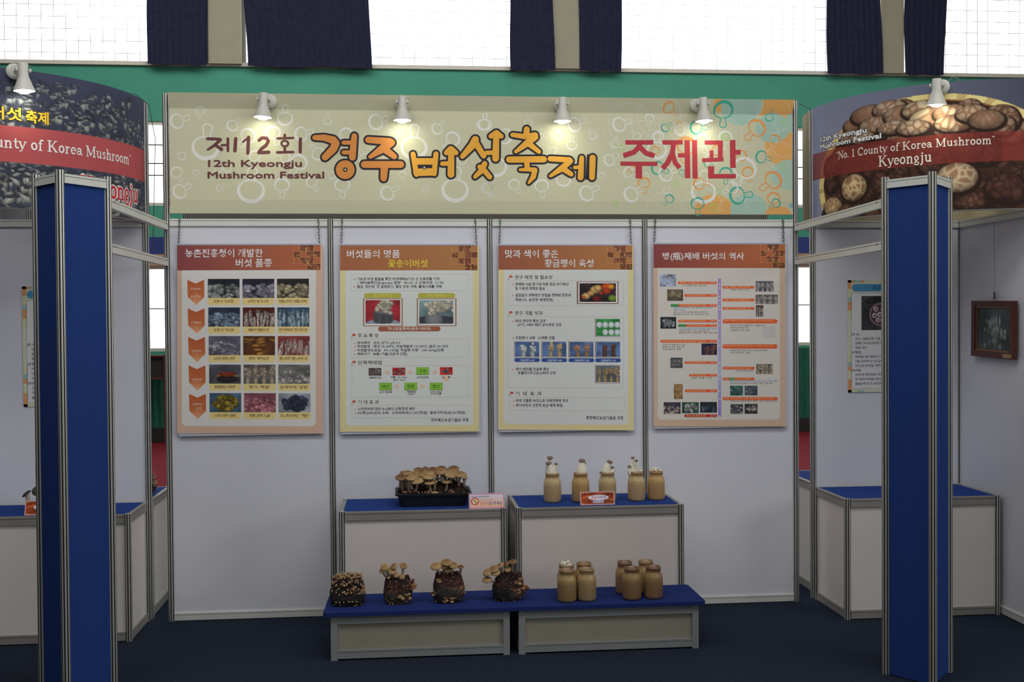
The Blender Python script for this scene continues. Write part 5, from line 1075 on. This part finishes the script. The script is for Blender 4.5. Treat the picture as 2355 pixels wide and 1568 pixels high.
# jars
def jar_material(name, body, neck, band):
    m = bpy.data.materials.new(name); m.use_nodes = True; nt = m.node_tree; b = nt.nodes['Principled BSDF']; tc = nt.nodes.new('ShaderNodeTexCoord')
    sp = nt.nodes.new('ShaderNodeSeparateXYZ'); nt.links.new(tc.outputs['Object'], sp.inputs[0]); ns = nt.nodes.new('ShaderNodeTexNoise'); ns.inputs['Scale'].default_value = 30; nt.links.new(tc.outputs['Object'], ns.inputs['Vector'])
    ad = nt.nodes.new('ShaderNodeMath'); ad.operation = 'MULTIPLY_ADD'; ad.inputs[1].default_value = .03; nt.links.new(ns.outputs['Fac'], ad.inputs[0]); nt.links.new(sp.outputs['Z'], ad.inputs[2])
    mr = nt.nodes.new('ShaderNodeMapRange'); mr.inputs['From Max'].default_value = .20; nt.links.new(ad.outputs[0], mr.inputs['Value'])
    cr = nt.nodes.new('ShaderNodeValToRGB'); e = cr.color_ramp.elements; e[0].position = 0; e[0].color = RGB(body); e[1].position = 1; e[1].color = RGB(neck)
    for p_, c in ((.55, body), (.70, band), (.80, band), (.86, neck)): q = e.new(p_); q.color = RGB(c)
    nt.links.new(mr.outputs[0], cr.inputs[0]); n2 = nt.nodes.new('ShaderNodeTexNoise'); n2.inputs['Scale'].default_value = 150; n2.inputs['Detail'].default_value = 4; nt.links.new(tc.outputs['Object'], n2.inputs['Vector'])
    m2 = nt.nodes.new('ShaderNodeMapRange'); m2.inputs['From Min'].default_value = .3; m2.inputs['From Max'].default_value = .7; m2.inputs['To Min'].default_value = .74; m2.inputs['To Max'].default_value = 1.16; nt.links.new(n2.outputs['Fac'], m2.inputs['Value'])
    vm = nt.nodes.new('ShaderNodeVectorMath'); vm.operation = 'SCALE'; nt.links.new(cr.outputs[0], vm.inputs[0]); nt.links.new(m2.outputs[0], vm.inputs['Scale']); nt.links.new(vm.outputs['Vector'], b.inputs['Base Color'])
    b.inputs['Roughness'].default_value = .35; b.inputs['Coat Weight'].default_value = .15; return m
JM = [jar_material('shaded_jar_a', (150, 122, 82), (150, 120, 80), (180, 150, 98)), jar_material('shaded_jar_b', (160, 136, 98), (156, 128, 88), (184, 156, 106)), jar_material('shaded_jar_c', (142, 110, 76), (128, 96, 66), (166, 136, 90)), jar_material('sawdust_jar_a', (190, 160, 118), (172, 142, 100), (208, 184, 134)), jar_material('sawdust_jar_b', (184, 148, 98), (178, 134, 90), (204, 168, 108)), jar_material('sawdust_jar_c', (170, 134, 94), (150, 114, 78), (194, 160, 108))]  # low-shelf jars get darker copies, the dimmer light there put into their colour
JP = [(.040, 0), (.049, .002), (.053, .010), (.054, .020), (.0545, .070), (.054, .118), (.050, .134), (.0435, .146), (.0425, .152), (.0425, .166), (.0440, .168), (.0440, .172), (.0425, .174), (.0425, .180), (.0405, .180), (.0400, .160), (.038, .157), (.001, .157)]
def jar(x, y, z, label, group, jm=0, s=1.0, mush=(), fluff=0, hs=1.):
    r = root('mushroom_jar', (x, y, z), label, 'jar', group)
    MB().lathe([(a*s, b*hs) for a, b in JP], (x, y, z+.0005), 28).to('jar_body', JM[jm], r, smooth=True)
    zt = z+.166*hs
    for i, (dx, dz, rb, rt, rc, lx, dy) in enumerate(mush):
        b = Vector((x+dx, y+dy, zt-.012)); t = Vector((x+dx+lx, y+dy-.004, z+dz)); d = t-b; bow = Vector((-.10*d.length*(1 if i % 2 == 0 else -1)*(0 if i == 0 and len(mush) == 2 else 1), 0, 0)); ks = (0, .12, .26, .42, .58, .74, .88, 1); pts = [b+d*k+bow*math.sin(PI*k) for k in ks]
        q = MB().tube(pts, [rb*.86, rb*1.10, rb*1.18, rb*1.10, rb*.85+rt*.15, rb*.45+rt*.52, rt*.92, rt*.88], 16).to('king_oyster_mushroom', 'kstem', r, smooth=True)
        ax = (d.normalized()+Vector((0, -.25, .2))).normalized()
        MB().lathe([(.3*rc, -.10*rc), (.8*rc, -.12*rc), (1.0*rc, .05*rc), (.98*rc, .22*rc), (.75*rc, .42*rc), (.3*rc, .50*rc), (.02*rc, .5*rc)], tuple(t), 14, ax).to('cap', 'kcap', q, smooth=True)
    if fluff:
        mb = MB(); rr = random.Random(int(x*1000))
        for k in range(fluff): a = rr.uniform(0, 6.28); q = rr.random()**.5*.036*s; mb.blob((x+q*math.cos(a), y+q*math.sin(a), zt+.006+rr.uniform(0, .022)*(1 if fluff > 20 else .3)), rr.uniform(.004, .009), 1, 1, 1, 6, 4, .2)
        mb.to('pinheads', 'kstem', r, kind='stuff')
    return r
gj = 'jars with king oyster mushrooms on the right counter'
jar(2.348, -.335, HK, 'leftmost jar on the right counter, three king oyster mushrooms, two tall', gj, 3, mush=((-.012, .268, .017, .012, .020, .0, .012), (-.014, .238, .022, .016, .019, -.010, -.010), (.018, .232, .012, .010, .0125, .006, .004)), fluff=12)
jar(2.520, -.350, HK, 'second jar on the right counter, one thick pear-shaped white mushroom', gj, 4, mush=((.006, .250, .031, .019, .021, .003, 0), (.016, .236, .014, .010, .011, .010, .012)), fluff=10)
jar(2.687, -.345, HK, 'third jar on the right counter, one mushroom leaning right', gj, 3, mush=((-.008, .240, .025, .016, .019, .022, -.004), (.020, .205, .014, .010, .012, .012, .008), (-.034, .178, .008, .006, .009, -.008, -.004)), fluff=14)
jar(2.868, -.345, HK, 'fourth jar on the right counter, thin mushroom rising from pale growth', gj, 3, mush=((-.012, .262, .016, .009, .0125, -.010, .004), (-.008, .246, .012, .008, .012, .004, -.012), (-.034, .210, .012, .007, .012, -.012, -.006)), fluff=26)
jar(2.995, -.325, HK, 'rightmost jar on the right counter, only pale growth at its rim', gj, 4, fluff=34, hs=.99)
gb = 'open sawdust jars on the blue shelf'
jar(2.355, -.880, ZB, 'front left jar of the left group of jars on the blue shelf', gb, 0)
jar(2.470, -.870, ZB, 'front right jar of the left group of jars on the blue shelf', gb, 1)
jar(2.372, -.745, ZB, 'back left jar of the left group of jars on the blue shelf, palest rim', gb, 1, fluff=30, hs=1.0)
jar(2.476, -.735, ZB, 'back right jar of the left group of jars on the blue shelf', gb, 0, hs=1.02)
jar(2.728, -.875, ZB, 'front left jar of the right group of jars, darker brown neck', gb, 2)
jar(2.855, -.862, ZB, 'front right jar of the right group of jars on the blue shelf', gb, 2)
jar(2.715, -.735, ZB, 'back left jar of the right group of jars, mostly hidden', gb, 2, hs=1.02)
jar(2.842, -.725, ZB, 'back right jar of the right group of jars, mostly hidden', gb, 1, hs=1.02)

# small things in the side booths
r = root('mushroom_pot', (-.215, .36, HK), 'brown mushroom log standing on the rear counter in the left gap', 'mushroom block')
MB().blob((-.215, .36, HK+.058), .055, 1, 1, 1.05, 12, 8, .08).to('block_body', 'bag', r)
mushroom(r, (-.205, .345, HK+.08), (-.190, .33, HK+.115), .034, CAPS[1], .5, D_); mushroom(r, (-.22, .35, HK+.09), (-.205, .34, HK+.145), .026, CAPS[1], .3, D_); mushroom(r, (-.18, .34, HK+.05), (-.165, .33, HK+.075), .018, CAPS[2], .5, D_)
r = root('mushroom_dish', (-.72, -.20, HK), 'small dish of dark mushrooms behind the orange card in the left booth', 'dish')
MB().lathe([(.05, 0), (.07, .01), (.082, .03), (.078, .03), (.066, .014), (.001, .012)], (-.72, -.20, HK+.001), 24).to('dish_body', 'black', r, smooth=True)
dcap = cap_mesh('cap_dark', (60, 58, 62), (44, 44, 50), (34, 34, 40)); gcap = cap_mesh('cap_green', (90, 92, 60), (76, 82, 50), (66, 72, 44))
mushroom(r, (-.755, -.22, HK+.02), (-.790, -.22, HK+.098), .030, dcap, .7, PI, sr=.012, flat=.8); mushroom(r, (-.71, -.21, HK+.02), (-.725, -.21, HK+.112), .038, gcap, .6, D_, sr=.012, flat=1.6); mushroom(r, (-.67, -.21, HK+.02), (-.665, -.21, HK+.10), .035, gcap, .5, D_, sr=.012)
